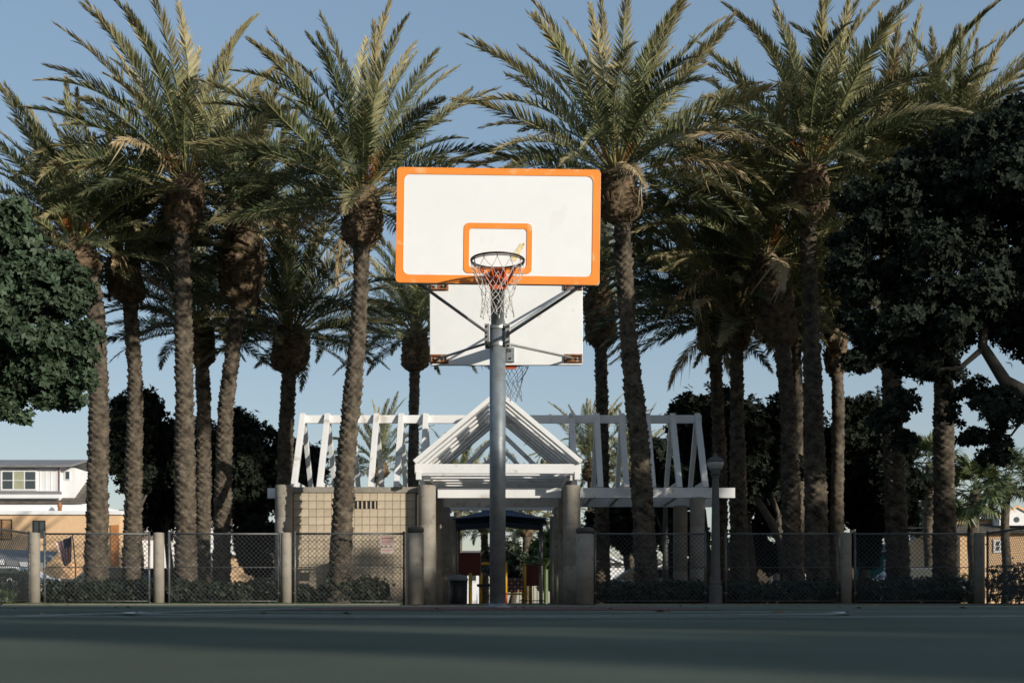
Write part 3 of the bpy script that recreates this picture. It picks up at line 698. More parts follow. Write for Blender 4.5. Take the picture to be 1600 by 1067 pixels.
PAL = [
 ([(150,905),(155,640),(150,480),(124,400),(117,372)], 33.2, 38, 31, (370,425,56), 'leftmost date palm, its trunk rising behind the broadleaf crown at the left edge', dict(lean=(-.22,0),size=.86)),
 ([(205,905),(212,600),(202,470),(191,400)], 36.0, 32, 24, (400,470,56), 'second palm from the left with a slim sunlit trunk and a dark low crown', dict(lean=(0,0),size=.85)),
 ([(291,905),(288,600),(284,360),(292,275)], 33.0, 36, 29, (278,362,60), 'tall date palm whose bright crown reaches the top of the picture at the upper left', dict(lean=(-.14,0),elmin=-12,size=.96)),
 ([(316,900),(319,640),(311,500)], 42.0, 27, 24, (500,568,46), 'short dark-trunked palm just right of the tall upper-left palm', dict(size=.85)),
 ([(345,905),(352,640),(374,480),(382,350)], 36.5, 30, 25, (352,478,66), 'palm with a sunlit trunk and a large shaded crown, fourth lit trunk from the left', dict(size=.98)),
 ([(441,900),(446,700),(456,510)], 41.0, 30, 25, (508,580,58), 'half shaded palm at the left end of the pergola with a low bushy crown', dict(size=.92)),
 ([(528,905),(540,720),(560,520),(566,380),(565,292)], 30.1, 37, 27, (295,382,60), 'leaning date palm standing in front of the tan block wall', dict(lean=(.02,0),elmin=-12,size=.90)),
 ([(643,800),(647,620),(650,515)], 52.0, 20, 18, (515,578,44), 'slim distant palm whose crown shows beside the lower left of the backboards', dict(size=.95,fine=False)),
 ([(1012,905),(1000,700),(984,560),(972,360),(963,262)], 31.0, 38, 28, (265,345,66), 'tall date palm directly right of the orange backboard', dict(elmin=-10,upb=1.15)),
 ([(940,860),(941,640),(936,448)], 45.0, 28, 21, (450,540,50), 'dark palm whose brown ball shows at the right side of the rear backboard', dict(size=.9)),
 ([(1128,905),(1124,700),(1114,480)], 38.5, 25, 22, (480,552,52), 'shaded palm just left of the lamp-side pair, its ball dark', dict(size=1.0,lean=(-.1,0))),
 ([(1155,915),(1152,640),(1150,482)], 35.5, 34, 23, (484,545,40), 'palm with a sunlit lower trunk beside the acorn lamp post', dict(size=.95)),
 ([(1240,915),(1232,640),(1210,430),(1196,390)], 34.0, 33, 27, (400,540,60), 'dark trunked palm leaning left, right of the lamp post', dict(size=1.05)),
 ([(1248,905),(1246,640),(1243,485)], 39.5, 22, 18, (488,542,34), 'thin palm lit along its right edge behind a darker trunk', dict(size=.8,fine=False)),
 ([(1279,915),(1270,600),(1262,360),(1266,252)], 32.0, 40, 27, (258,342,58), 'tallest palm on the right, its crown rising past the top of the picture', dict(elmin=-8,upb=1.1)),
 ([(1306,905),(1310,640),(1304,490)], 39.0, 24, 21, (495,585,34), 'slim sunlit palm trunk between two shaded trunks on the right', dict(size=.8,fine=False)),
 ([(1405,905),(1394,640),(1388,400),(1392,270)], 34.5, 38, 30, (280,360,58), 'palm with a dappled trunk passing up into the dark broadleaf crown', dict(size=1.0)),
 ([(1476,905),(1474,560),(1482,300),(1492,212)], 33.5, 38, 28, (214,300,58), 'rightmost tall palm, its upright crown above the dark broadleaf tree', dict(elmin=5,upb=1.4,size=.68)),
]
for i, (pts, D, w0, w1, ball, lb, kw) in enumerate(PAL):
    date_palm(pts, D, w0, w1, ball, lb, 100+i*7, **kw)
SP = [([(590,900),(592,760),(592,722)],62,20,18,(715,745,30),'small sunlit palm behind the left wing of the pergola'),
      ([(716,900),(715,760)],70,16,14,(748,775,24),'small palm seen through the left slope of the white gable'),
      ([(925,900),(925,770),(925,722)],60,18,17,(720,750,30),'bushy far palm behind the right wing of the pergola'),
      ([(985,900),(985,760),(985,728)],66,18,16,(722,750,28),'far palm seen between the right pergola frames'),
      ([(757,905),(757,810)],58,14,13,(800,830,22),'far palm seen left of the pole under the navy canopy'),
      ([(823,905),(823,815)],56,15,14,(806,836,22),'far palm seen right of the pole under the navy canopy'),]
for i, (pts, D, w0, w1, ball, lb) in enumerate(SP):
    date_palm(pts, D, w0, w1, ball, lb, 300+i*5, nf=44, size=.78, fine=False, elmin=-12)

# fan palms on the right
def fan_leaf_mesh(seed):
    rs = np.random.RandomState(seed); V = []; Q = []; n = 26
    b = MB(); b.tube([(0,0,0),(.5,0,.06),(.95,0,.05)], [.018,.012,.01], 4, False)
    for k in range(n):
        a = R(-125+250*k/(n-1)); ln = .85*(1-.25*abs(a)/2.2)*rs.uniform(.9,1.05)
        d = Vector((math.cos(a), math.sin(a), .12*math.cos(a*3))); c = Vector((.95,0,.05)); sd = Vector((-d.y,d.x,rs.uniform(-.6,.6))).normalized()*.045
        m_ = c+d*ln*.6; tp = c+d*ln+Vector((0,0,-rs.uniform(.1,.35)))
        b.add([c, m_-sd, tp, m_+sd], [(0,1,2,3)])
    o = b.build('fan_leaf','fan'); me = o.data; bpy.data.objects.remove(o); return me
FAN = [fan_leaf_mesh(k) for k in range(3)]
def fan_palm(px, py, D, label, seed, s=1.0, w=15):
    rs = random.Random(seed); top = P(px,py,D); t = thing('fan_palm', (top.x,D,0), label, 'palm tree', 'fan palms by the right houses')
    b = MB(); r = w/2/F*D; b.tube([(top.x+math.sin(k)*.06,D,top.z*k/8) for k in range(9)], [r*(1.25-.035*k) for k in range(9)], 14); b.build('trunk','trunk',t,True)
    for i in range(34):
        el = 80-130*(i/33)**.9; az = i*137.5
        o = bpy.data.objects.new('fan_leaf', rs.choice(FAN)); COL.objects.link(o); o.parent = t; o.location = (0,0,top.z-.25*i/33)
        q = s*rs.uniform(.85,1.1); o.scale = (q,q,q); o.rotation_euler = (R(rs.uniform(-30,30)), R(-el), R(az))
fan_palm(1452,722,60,'fan palm half hidden behind a dark palm trunk at the right',1,1.0)
fan_palm(1522,765,52,'fan palm with a wide droopy crown in front of the grey house',2,1.05,16)
fan_palm(1572,742,56,'fan palm on a thin trunk in front of the orange house gable',3,1.0,12)

# ------------------------------------------------------------------ broadleaf trees and hedges
def leaves(name, blobs, n, ls, m, parent, seed, shell=.55, per=6, flat=.75):
    rs = np.random.RandomState(seed); B = np.array(blobs, float)         # x,y,z,rx,ry,rz
    vol = B[:,3]*B[:,4]*B[:,5]; vol = vol**(2/3); pr = vol/vol.sum()
    idx = rs.choice(len(B), n, p=pr); d = rs.normal(size=(n,3)); d /= np.linalg.norm(d,axis=1)[:,None]
    rr = (shell+(1-shell)*rs.rand(n)**.6)*(1+.10*np.sin(d[:,0]*7+idx)+.10*np.sin(d[:,2]*9+idx*2))
    C = B[idx,:3]+d*B[idx,3:6]*rr[:,None]
    strag = rs.rand(n) < .10; C[strag] += (d*B[idx,3:6])[strag]*(rs.rand(strag.sum())**2*.38)[:,None]
    N = d+rs.normal(size=(n,3))*.45; N[:,2] += .25; N /= np.linalg.norm(N,axis=1)[:,None]
    A = np.cross(N, rs.normal(size=(n,3))); A /= np.linalg.norm(A,axis=1)[:,None]; Bt = np.cross(N,A)
    Vs = []
    sc = ls*rs.uniform(.75,1.25,n)
    for k in range(per):
        a = math.tau*k/per+rs.uniform(-.4,.4,n); ca, sa = np.cos(a)[:,None], np.sin(a)[:,None]
        D_ = A*ca+Bt*sa; S_ = -A*sa+Bt*ca; lift = rs.uniform(.0,.9,n)[:,None]
        D2 = D_+N*lift; D2 /= np.linalg.norm(D2,axis=1)[:,None]; s = sc[:,None]
        w = s*.27
        Vs.append(np.stack([C, C+D2*s*.55+S_*w, C+D2*s*1.05-N*s*.12, C+D2*s*.55-S_*w],1))
    V = np.concatenate(Vs).reshape(-1,3); Fq = np.arange(len(V)).reshape(-1,4)
    return npmesh(name, V, [Fq], m, parent)
def limb(parent, pts, r0, r1, name='limb'):
    n = len(pts); b = MB(); b.tube(pts, [r0+(r1-r0)*k/(n-1) for k in range(n)], 12); return b.build(name,'bark',parent,True)
def blobcrown(cx, cy, cz, rx, ry, rz, n, rs, small=.42):
    out = []
    for i in range(n):
        d = Vector((rs.gauss(0,1),rs.gauss(0,1),rs.gauss(0,1))).normalized(); k = rs.uniform(.35,.80)
        s = small*rs.uniform(.65,1.2); out.append((cx+d.x*rx*k, cy+d.y*ry*k, cz+d.z*rz*k, rx*s, ry*s, rz*s*rs.uniform(.75,1.0)))
    return out
def tree(loc, blobs, n, ls, m, label, seed, limbs=None, tr=.22, cat='tree', name='broadleaf_tree', group=None, shell=.5, ht=None):
    t = thing(name, loc, label, cat, group); rs = random.Random(seed)
    B = np.array(blobs); cx, cy, cz = B[:,0].mean(), B[:,1].mean(), B[:,2].mean()
    if limbs is None:
        h = ht or (cz-loc[2])*.55; limb(t, [loc, (loc[0]+.1,loc[1],h*.5), (loc[0]-.05,loc[1],h)], tr*1.3, tr*.85, 'trunk')
        for k in range(6):
            q = blobs[rs.randrange(len(blobs))]; p0 = Vector((loc[0]-.05,loc[1],h-.05)); p1 = Vector(q[:3]); mid = p0.lerp(p1,.5)+Vector((rs.uniform(-.3,.3),0,rs.uniform(-.1,.5)))
            limb(t, [p0,p0.lerp(mid,.5)+Vector((rs.uniform(-.1,.1),0,.05)),mid,p1], tr*.5, tr*.12)
    else:
        for k,(pts,a,b_) in enumerate(limbs): limb(t, pts, a, b_, 'trunk' if k == 0 else 'limb')
    leaves('crown', blobs, n, ls, m, t, seed, shell)
    return t
rs = random.Random(5)
def pb_(px,py,D,rpx,rpy,ry=None):   # ellipsoid from its outline size
    c = P(px,py,D); return (c.x,c.y,c.z,rpx/F*D,ry or rpx/F*D,rpy/F*D)
def lumpy(bl, k, seed, f=.46):
    q = random.Random(seed); out = []
    for b in bl:
        out.append((b[0],b[1],b[2],b[3]*.52,b[4]*.52,b[5]*.52))
        for i in range(k):
            d = Vector((q.gauss(0,1),q.gauss(0,.8),q.gauss(0,1))).normalized(); e = q.uniform(.5,.95); g = f*q.uniform(.6,1.15)
            out.append((b[0]+d.x*b[3]*e, b[1]+d.y*b[4]*e, b[2]+d.z*b[5]*e, b[3]*g, b[4]*g, b[5]*g*q.uniform(.6,.95)))
    return out
# left ficus at the picture's edge
LD = 20.5
lb_ = [pb_(-20,430,LD,80,95),pb_(40,390,LD,62,60),pb_(60,480,LD,80,70),pb_(105,470,LD,52,50),pb_(112,540,LD,48,55),pb_(50,570,LD,70,60),pb_(-30,560,LD,90,80),pb_(95,600,LD+.4,50,38),pb_(20,620,LD,38,38),pb_(-120,480,LD,110,150),pb_(125,575,LD,30,44),pb_(122,628,LD,18,14),pb_(30,650,LD,22,10),pb_(66,628,LD,24,14),pb_(96,420,LD,26,24),pb_(0,350,LD,35,28)]
tree((X(-230,LD),LD,0), lumpy(lb_,9,3,.36), 10500, .115, 'leafA', 'green broadleaf tree at the left edge, its rounded crown overlapping the leftmost palm', 11,
     limbs=[([(X(-230,LD),LD,0),(X(-225,LD),LD,1.6),(X(-190,LD),LD,2.9)],.30,.22),([(X(-190,LD),LD,2.9),P(-60,560,LD),P(20,540,LD),P(80,530,LD)],.14,.03),([(X(-190,LD),LD,2.9),P(-100,470,LD),P(10,400,LD)],.14,.03),([P(-60,560,LD),P(0,610,LD),P(45,600,LD)],.05,.02)])
# big dark tree on the right
RD = 26.5
rb_ = [pb_(1330,390,RD,40,40),pb_(1440,275,RD,66,46),pb_(1520,290,RD,110,100),pb_(1380,350,RD,66,60),pb_(1440,370,RD,100,90),pb_(1340,450,RD,60,60),pb_(1420,480,RD,80,75),pb_(1540,430,RD,110,90),
       pb_(1370,545,RD,55,45),pb_(1440,570,RD,60,50),pb_(1400,640,RD,42,32),pb_(1465,500,RD,70,70),pb_(1650,330,RD,150,170),pb_(1600,480,RD,90,70),pb_(1560,235,RD,80,65),pb_(1620,210,RD,80,70),pb_(1700,500,RD,140,130),
       pb_(1490,650,RD,22,20),pb_(1512,682,RD,24,15),pb_(1520,610,RD,40,22),pb_(1570,640,RD-.5,55,30),pb_(1555,700,RD-.5,28,26),pb_(1420,690,RD,26,22),pb_(1800,350,RD,150,180)]
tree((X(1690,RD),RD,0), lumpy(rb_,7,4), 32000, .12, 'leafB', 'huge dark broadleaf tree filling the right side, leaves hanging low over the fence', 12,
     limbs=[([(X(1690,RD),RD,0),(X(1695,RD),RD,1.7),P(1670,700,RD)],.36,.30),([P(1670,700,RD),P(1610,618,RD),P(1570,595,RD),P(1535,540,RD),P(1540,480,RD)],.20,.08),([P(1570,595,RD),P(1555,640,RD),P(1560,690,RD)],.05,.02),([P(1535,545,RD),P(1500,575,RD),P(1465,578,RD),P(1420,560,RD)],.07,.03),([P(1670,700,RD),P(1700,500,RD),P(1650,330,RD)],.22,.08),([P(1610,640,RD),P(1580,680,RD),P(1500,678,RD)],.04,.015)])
# dark evergreen masses behind the palms
def bgtree(px, py, D, rx, rz, label, seed, n=1500, m='leafB', ls=.20, nb=14):
    r = random.Random(seed); c = P(px,py+22,D); a, b_ = rx*1.12/F*D, rz*1.12/F*D
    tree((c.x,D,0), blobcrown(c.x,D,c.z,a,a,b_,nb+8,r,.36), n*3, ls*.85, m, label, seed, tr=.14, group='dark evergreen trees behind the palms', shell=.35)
bgtree(215,675,44,62,85,'dark evergreen tree between the second palm trunk and the orange house',21,1700)
bgtree(262,720,47,60,95,'dark evergreen tree behind the tall upper-left palm trunk',22,1700)
bgtree(345,710,45,65,110,'dark evergreen tree behind the sunlit fourth trunk',23,1900)
bgtree(400,710,46,62,110,'dark evergreen tree left of the pergola end',24,1900)
bgtree(462,720,52,50,75,'small round evergreen glimpsed through the leftmost pergola frame',25,1200)
bgtree(1100,660,42,55,90,'dark evergreen tree behind the lamp post',26,1900)
bgtree(1170,690,41,62,120,'wide evergreen tree behind the palm with the sunlit lower trunk',27,2100)
bgtree(1235,700,43,60,115,'evergreen tree behind the dark leaning palm trunk',28,1800)
bgtree(1345,700,42,75,100,'evergreen tree with small bright leaves between the right palm trunks',29,2200)
bgtree(1395,735,40,45,70,'low evergreen tree ending beside the dappled palm trunk',30,1200)
bgtree(1040,730,46,50,60,'evergreen tree behind the right pergola frames',31,1400)
bgtree(980,800,48,60,55,'low dark evergreen beyond the right columns',32,1400)
bgtree(1078,835,43,34,50,'low shrubby evergreen behind the acorn lamp post',51,900,nb=10)
bgtree(1180,838,44,34,46,'low shrubby evergreen just left of the dark leaning trunk',52,900,nb=10)
bgtree(1285,828,43,46,56,'low shrubby evergreen behind the tallest right trunk',53,1100,nb=10)
bgtree(1352,822,41,26,40,'narrow low evergreen right of the shaded post',54,700,nb=8)
bgtree(402,838,44,36,48,'low shrubby evergreen left of the block wall column',55,900,nb=10)
bgtree(868,850,52,38,45,'bright leafy tree seen through the entrance on the right',33,1100,'leafY')
bgtree(800,862,56,42,34,'far leafy tree directly behind the pole',34,1000,'leafC')
bgtree(1460,790,72,60,40,'rounded tree in front of the small gabled houses',36,900,'leafC')
# tall right-side lit limb under the evergreen
t = thing('ficus_tree', (X(1228,37.5),37.5,0), 'bare twisting pale limbs in front of the shaded evergreens, right of the lamp post', 'tree')
for k,(pts,a,b_) in enumerate([([(X(1232,37.5),37.5,0),P(1222,850,37.5),P(1205,815,37.5),P(1180,775,37.5)],.20,.10),([P(1222,850,37.5),P(1215,800,37.5),P(1200,760,37.5)],.10,.06),([P(1208,820,37.5),P(1235,780,37.5),P(1250,740,37.5)],.09,.04)]): limb(t, pts, a, b_, 'trunk' if k==0 else 'limb')
leaves('crown', [pb_(1180,755,37.5,30,18),pb_(1250,730,37.5,30,18)], 300, .16, 'leafB', t, 77)
def hedge(x0,x1,y0,y1,h,label,seed,n,m='leafC',name='hedge',cat='hedge',ls=.07):
    t = thing(name, ((x0+x1)/2,(y0+y1)/2,0), label, cat)
    rsx = np.random.RandomState(seed)
    k = max(2,int((x1-x0)/.55)); bl = []
    for i in range(k):
        for j in range(2):
            bl.append((x0+(x1-x0)*(i+.5)/k, y0+(y1-y0)*(j+.5)/2, h*.5, (x1-x0)/k*.85, (y1-y0)*.36, h*(.50+rsx.uniform(-.05,.08))))
    leaves('foliage', bl, n, ls, m, t, seed, .55, 5)
    b = MB()
    for i in range(k): 
        x = x0+(x1-x0)*(i+.5)/k; b.tube([(x,(y0+y1)/2,0),(x+.05,(y0+y1)/2,h*.5)], .03, 6)
    b.build('stems','bark',t)['kind'] = 'stuff'
hedge(X(70,30.5),X(232,30.5),30.0,31.3,.66,'clipped dark hedge behind the fence, in front of the two leftmost trunks',41,2600)
hedge(X(262,30.5),X(436,30.5),30.0,31.3,.62,'clipped dark hedge from the stained post to the block wall',42,2600)
hedge(X(-60,30.5),X(44,30.5),29.9,31.2,.85,'taller hedge beyond the left corner post',43,1500)
hedge(X(0,29.3)-.2,X(26,29.3),28.6,29.2,.34,'small yellowish shrub at the left corner of the court',44,350,'leafY','shrub','shrub')
hedge(X(466,30.2),X(515,30.2),30.0,30.8,.45,'low shrub at the foot of the tan wall, left of the leaning palm',45,600,'leafC','shrub','shrub')
hedge(X(512,30.0),X(594,30.0),29.8,30.9,.70,'dark round shrub around the foot of the leaning palm',46,1500,'leafC','shrub','shrub')
hedge(X(934,30.5),X(1100,30.5),30.0,31.4,.62,'shaded hedge behind the fence right of the entrance',47,2400)
hedge(X(1130,30.5),X(1312,30.5),30.0,31.4,.62,'shaded hedge between the lamp post and the shaded post',48,2600)
hedge(X(1332,30.5),X(1522,30.5),30.0,31.4,.72,'shaded hedge in front of the small gabled houses',49,2600)
hedge(X(1545,30.5),X(1760,30.5),29.8,31.0,1.05,'tall shaded hedge beyond the right corner post',50,2600)
# banana clump through the entrance
t = thing('banana_plant', (X(853,46),46,0), 'banana plant with broad sunlit leaves inside the entrance', 'plant')
for k in range(9):
    a = R(k*47); ln = 1.3; b = MB(); base = Vector((X(853,46),46,1.2+.1*(k%4))); d = Vector((math.cos(a),math.sin(a),0)); sd = Vector((-d.y,d.x,0)); V = []; Fc = []
    for j in range(7):
        u = j/6; c = base+d*ln*u*.8+Vector((0,0,1.1*u-.9*u*u)); w = .2*math.sin(math.pi*min(1,u*.92+.06))
        V += [c-sd*w+Vector((0,0,.05)), c, c+sd*w+Vector((0,0,.05))]
        if j < 6: q = 3*j; Fc += [(q,q+1,q+4,q+3),(q+1,q+2,q+5,q+4)]
    b.add(V,Fc); b.build('leaf','leafY',t)
b = MB(); b.tube([(X(853,46),46,0),(X(853,46),46,1.35)],.09,8); b.build('stem','leafY',t)
# trees beside and behind the viewer, out of the picture, that shade the court
def shade_tree(x, y, h, r, label, seed, n=2600, zlow=.35):
    q = random.Random(seed); cz = h*(1+zlow)/2; rz = h*(1-zlow)/2
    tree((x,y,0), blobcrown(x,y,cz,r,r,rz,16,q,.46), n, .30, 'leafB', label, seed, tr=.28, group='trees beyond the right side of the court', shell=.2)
SHADE = [  # x,y,h,r
 (17.7,-10.3,9.6,2.8,'rounded evergreen nearest the viewer, right of the palm beside the court'),(20.5,-9.0,9.4,3.2,'middle evergreen of the row right of the court'),(25,-10.0,10.2,3.4,'broad evergreen behind the row right of the court'),
 (28.5,-5.5,10.2,3.4,'evergreen at the far end of the near row'),
 (28.8,3,12.9,1.6,'narrow evergreen standing alone beyond the court'),(33.0,3,14.4,1.9,'second narrow evergreen next to the first'),(35.5,4,14.0,3.2,'tall evergreen beside the narrow one'),(41.5,4,20.5,4.2,'tallest evergreen at the right of the park'),(48,8,18,4.6,'wide evergreen farthest to the right'),(33.5,12,12.0,3.0,'dense evergreen level with the right fence corner'),(29,13,9.8,3.0,'evergreen between the court and the right fence corner'),
]
for i,(x,y,h,r,lb) in enumerate(SHADE):
    shade_tree(x,y,h,r,lb,400+i,zlow=.72 if h > 20 else .35)
SKY_BLOCKERS = [(-6,-14,15,5.5,'unseen tree added to cut sky light, straight behind the viewer'),(-16,-11,16,6,'unseen tree added to cut sky light, behind the viewer at the left'),(-24,-3,15,5.5,'unseen tree added to cut sky light, left of the viewer'),(-24,9,14,5,'unseen tree added to cut sky light, left of the court'),(-23,20,13,4.5,'unseen tree added to cut sky light, left of the fence corner'),
 (2,-24,17,5.5,'tall unseen tree added to cut sky light, far behind the viewer'),(-12,-25,19,7,'tallest unseen tree added to cut sky light, far behind the viewer')]
for i,(x,y,h,r,lb) in enumerate(SKY_BLOCKERS):  # unseen trees added to dim the sky light falling on the scene
    q = random.Random(700+i); cz = h*.58; rz = h*.44
    tree((x,y,0), blobcrown(x,y,cz,r,r,rz,16,q,.46), 2600, .45, 'leafB', lb, 700+i, tr=.3, group='trees added to cut sky light behind the viewer and left of the court', shell=.2)
tp = thing('date_palm', (13.0,-10.1,0), 'single date palm behind the viewer at the right side of the court', 'palm tree')
scar_tube('trunk', [(13.0,-10.1,0),(13.0,-10.1,4),(13.1,-10.1,8)], lambda u,s: .42-.05*u, 'trunk', tp, .095, 7, .07, 55, .05, 20)
for k in range(46):
    ob = bpy.data.objects.new('frond', (UP+MIDF+MIDF)[k%12]); COL.objects.link(ob); ob.parent = tp; ob.location = (.1,0,7.9); ob.rotation_euler = (R(random.uniform(-30,30)), -R(84-95*k/46), k*2.4)

# ------------------------------------------------------------------ playground inside the entrance
PD = 44
t = thing('shade_canopy', (X(780,PD),PD,0), 'navy two-tier fabric shade canopy over the playground', 'canopy')
def pyramid(cx,cy,z0,z1,hx,hy,name):
    b = MB(); V = []; n = 8
    for k in range(n+1):
        u = k/n; zz = z1-(z1-z0)*(u**.75); 
        for (sx,sy) in ((-1,-1),(0,-1),(1,-1),(1,0),(1,1),(0,1),(-1,1),(-1,0)):
            sc_ = .93 if 0 in (sx,sy) else 1.0
            V.append((cx+sx*hx*u*sc_, cy+sy*hy*u*sc_, zz+(.16*u*u if 0 in (sx,sy) else 0)))
    Fc = [(k*8+j,k*8+(j+1)%8,(k+1)*8+(j+1)%8,(k+1)*8+j) for k in range(n) for j in range(8)]
    b.add(V,Fc); o = b.build(name,'navy',t); m_ = o.modifiers.new('thick','SOLIDIFY'); m_.thickness = .03
pyramid(X(780,PD),PD,Z(826,PD),Z(808,PD),1.65,1.3,'canopy_sheet'); pyramid(X(781,PD),PD,Z(816,PD),Z(790,PD),1.8,1.4,'canopy_sheet')
for sx in (-1,1):
    for sy in (-1,1):
        b = MB(); xx = X(780,PD)+sx*1.55; yy = PD+sy*1.1; b.tube([(xx,yy,0),(xx,yy,Z(812,PD))],.05,10); b.build('canopy_post','fpipe',t,True)
pl = thing('play_structure', (X(785,39.5),39.5,0), 'playground climber with yellow posts and dark red panels inside the entrance', 'playground')
def pp(px, py0, D, w=.06, m='yellow', py1=944):
    b = MB(); b.tube([(X(px,D),D,max(0,Z(py1,D))),(X(px,D),D,Z(py0,D))], w, 12); b.build('post',m,pl,True)
pp(790,877,38.5,.055); pp(735,895,39.5,.06); pp(751,895,40.5,.06); pp(819.5,880,40,.06); pp(829,905,40.5,.06,'yellow'); pp(790,925,38.45,.060,'redp')
for (px0,px1,py0,py1,D,m,nm) in ((717,751,863,899,39.6,'maroon','panel'),(822,842,880,915,40.3,'maroon','panel'),(752,790,878,882,39.2,'yellow','rail'),(791,819,926,929,39.4,'yellow','rail'),(745,800,912,916,40,'black','deck')):
    b = MB(); b.box((X(px0,D),D-.04,Z(py1,D)),(X(px1,D),D+.04 if nm!='deck' else D+1.5,Z(py0,D))); b.build(nm,m,pl,bevel=.02)
b = MB(); b.box((X(791,39.8),39.78,Z(925,39.8)),(X(818,39.8),39.82,Z(902,39.8))); o = b.build('game_panel','bluep',pl)
for k in range(5):
    for j in range(4):
        q = MB(); cx = X(791,39.8)+(k+.5)*.58/5; cz = Z(925,39.8)+(j+.5)*.49/4; q.tube([(cx,39.74,cz),(cx,39.775,cz)],.035,8); q.build('knob','yellow' if (k+j)%2 else 'redp',o)
t = thing('trash_bin', (X(716,36),36,0), 'dark trash bin standing inside the entrance on the left', 'bin')
b = MB(); b.lathe((X(716,36),36,0), [(0,.24),(.05,.27),(.72,.28)], 20); b.build('bin_body','black',t,True)
b = MB(); b.lathe((X(716,36),36,.722), [(0,.30),(.05,.30),(.16,.22),(.19,.05)], 20); b.build('bin_lid','hgrey',t,True)
# iron gate on the right of the opening
t = thing('iron_gate', (X(825,34),34,0), 'black iron bar gate standing open right of the pole', 'gate')
for k in range(8):
    xx = X(812,34)+k*.10; b = MB(); b.tube([(xx,34,.05),(xx,34,1.15)],.010,6); b.build('gate_bar','black',t)
for zz in (.1,1.12):
    b = MB(); b.box((X(812,34)-.02,33.98,zz),(X(812,34)+.74,34.02,zz+.03)); b.build('gate_rail','black',t)

# ------------------------------------------------------------------ houses
def window(parent, x0,x1,z0,z1,y,panes=1,m='glass',fr='hwhite',t=.07,mull=False):
    b = MB(); b.ring([(x0-t,z0-t),(x1+t,z0-t),(x1+t,z1+t),(x0-t,z1+t)], [(x0,z0),(x1,z0),(x1,z1),(x0,z1)], y-.07, y+.0)
    f = b.build('window',fr,parent)
    for k in range(panes):
        a = x0+(x1-x0)*k/panes+.02; c = x0+(x1-x0)*(k+1)/panes-.02
        q = MB(); q.box((a,y-.030,z0+.02),(c,y-.015,z1-.02)); q.build('pane', m if not isinstance(m,list) else m[k%len(m)], f)
        if k: q = MB(); xx = x0+(x1-x0)*k/panes; q.box((xx-.035,y-.065,z0),(xx+.035,y-.031,z1)); q.build('mullion',fr,f)
    if mull: q = MB(); zz = (z0+z1)/2; q.box((x0,y-.06,zz-.02),(x1,y-.031,zz+.02)); q.build('glazing_bar',fr,f)
    return f
HD = 80
hz = lambda py: Z(py,HD); hx = lambda px: X(px,HD)
h = thing('peach_house', (hx(90),HD,0), 'peach stucco house with a white boarded upper storey at the far left', 'house')
b = MB(); b.box((hx(-160),HD,0),(hx(188),HD+9,hz(804))); b.build('wall','peach',h)
b = MB(); b.box((hx(-162),HD-.18,hz(804)+.002),(hx(192),HD+9.1,hz(798))); b.build('parapet','hwhite',h,bevel=.02)
window(h, hx(-12),hx(18),hz(842),hz(812),HD,2,'curtain','black',.05); window(h, hx(53),hx(70),hz(839),hz(814),HD,2,'glass','black',.05)
window(h, hx(-80),hx(-50),hz(842),hz(812),HD,2,'glass','black',.05)
b = MB(); b.box((hx(174),HD-.12,hz(900)),(hx(186),HD-.005,hz(820))); b.build('door','wood',h)
b = MB(); b.box((hx(-140),HD+1.2,hz(798)+.002),(hx(138),HD+8.5,hz(786))); b.build('upper_base','hwhite',h)
# shingle slope on the upper storey
def slope(px0,px1,py0,py1,D0,D1,parent,rows_,name='roof',m='shingle'):
    a0, a1 = X(px0,D0), X(px1,D0); z0, z1 = Z(py0,D0), Z(py1,D1); b = MB(); rs2 = random.Random(1)
    b.add([(a0,D0,z0),(a1,D0,z0),(a1,D1,z1),(a0,D1,z1)],[(0,1,2,3)])
    nrm = Vector((0,-(z1-z0),(D1-D0))).normalized()
    nc = max(1,int((a1-a0)/.45))
    for r_ in range(rows_):
        u0, u1 = r_/rows_, (r_+1)/rows_
        for c in range(nc):
            xa = a0+(a1-a0)*c/nc+.01; xb = a0+(a1-a0)*(c+1)/nc-.01; off = .02+rs2.random()*.015
            p = [Vector((xa,D0+(D1-D0)*u0,z0+(z1-z0)*u0))+nrm*(off+.02), Vector((xb,D0+(D1-D0)*u0,z0+(z1-z0)*u0))+nrm*(off+.02), Vector((xb,D0+(D1-D0)*u1,z0+(z1-z0)*u1))+nrm*.005, Vector((xa,D0+(D1-D0)*u1,z0+(z1-z0)*u1))+nrm*.005]
            b.add(p,[(0,1,2,3)])
    return b.build(name,m,parent)
slope(-150,140,787,752,HD+1.5,HD+4.5,h,9)
uw = HD+1.9; ux0, ux1 = X(-130,uw), X(94,uw)
b = MB(); b.box((ux0,uw,Z(790,uw)),(ux1,uw+5,Z(727,uw))); b.build('upper_wall','hwhite',h)
for k in range(26):
    q = MB(); xx = ux0+.15+k*(ux1-ux0)/26; q.box((xx-.02,uw-.03,Z(768,uw)),(xx+.02,uw-.002,Z(729,uw))); q.build('batten','hwhite',h)
window(h, X(4,uw),X(56,uw),Z(764,uw),Z(737,uw),uw-.02,3,['glass','blind','glass'],'hwhite',.09,True)
b = MB(); b.box((X(-140,uw),uw-.45,Z(773,uw)),(X(97,uw),uw-.03,Z(768,uw))); b.build('ledge_roof','droof',h); b = MB(); b.box((X(-140,uw),uw-.5,Z(779,uw)),(X(97,uw),uw-.2,Z(773.2,uw))); b.build('ledge_fascia','hwhite',h)
gp = [(ux0-.2,Z(727,uw)),(ux1+1.0,Z(727,uw))]
b = MB(); 
a, c = ux0-.4, ux1+.95; zE, zRr = Z(728,uw), Z(719,uw)+.35
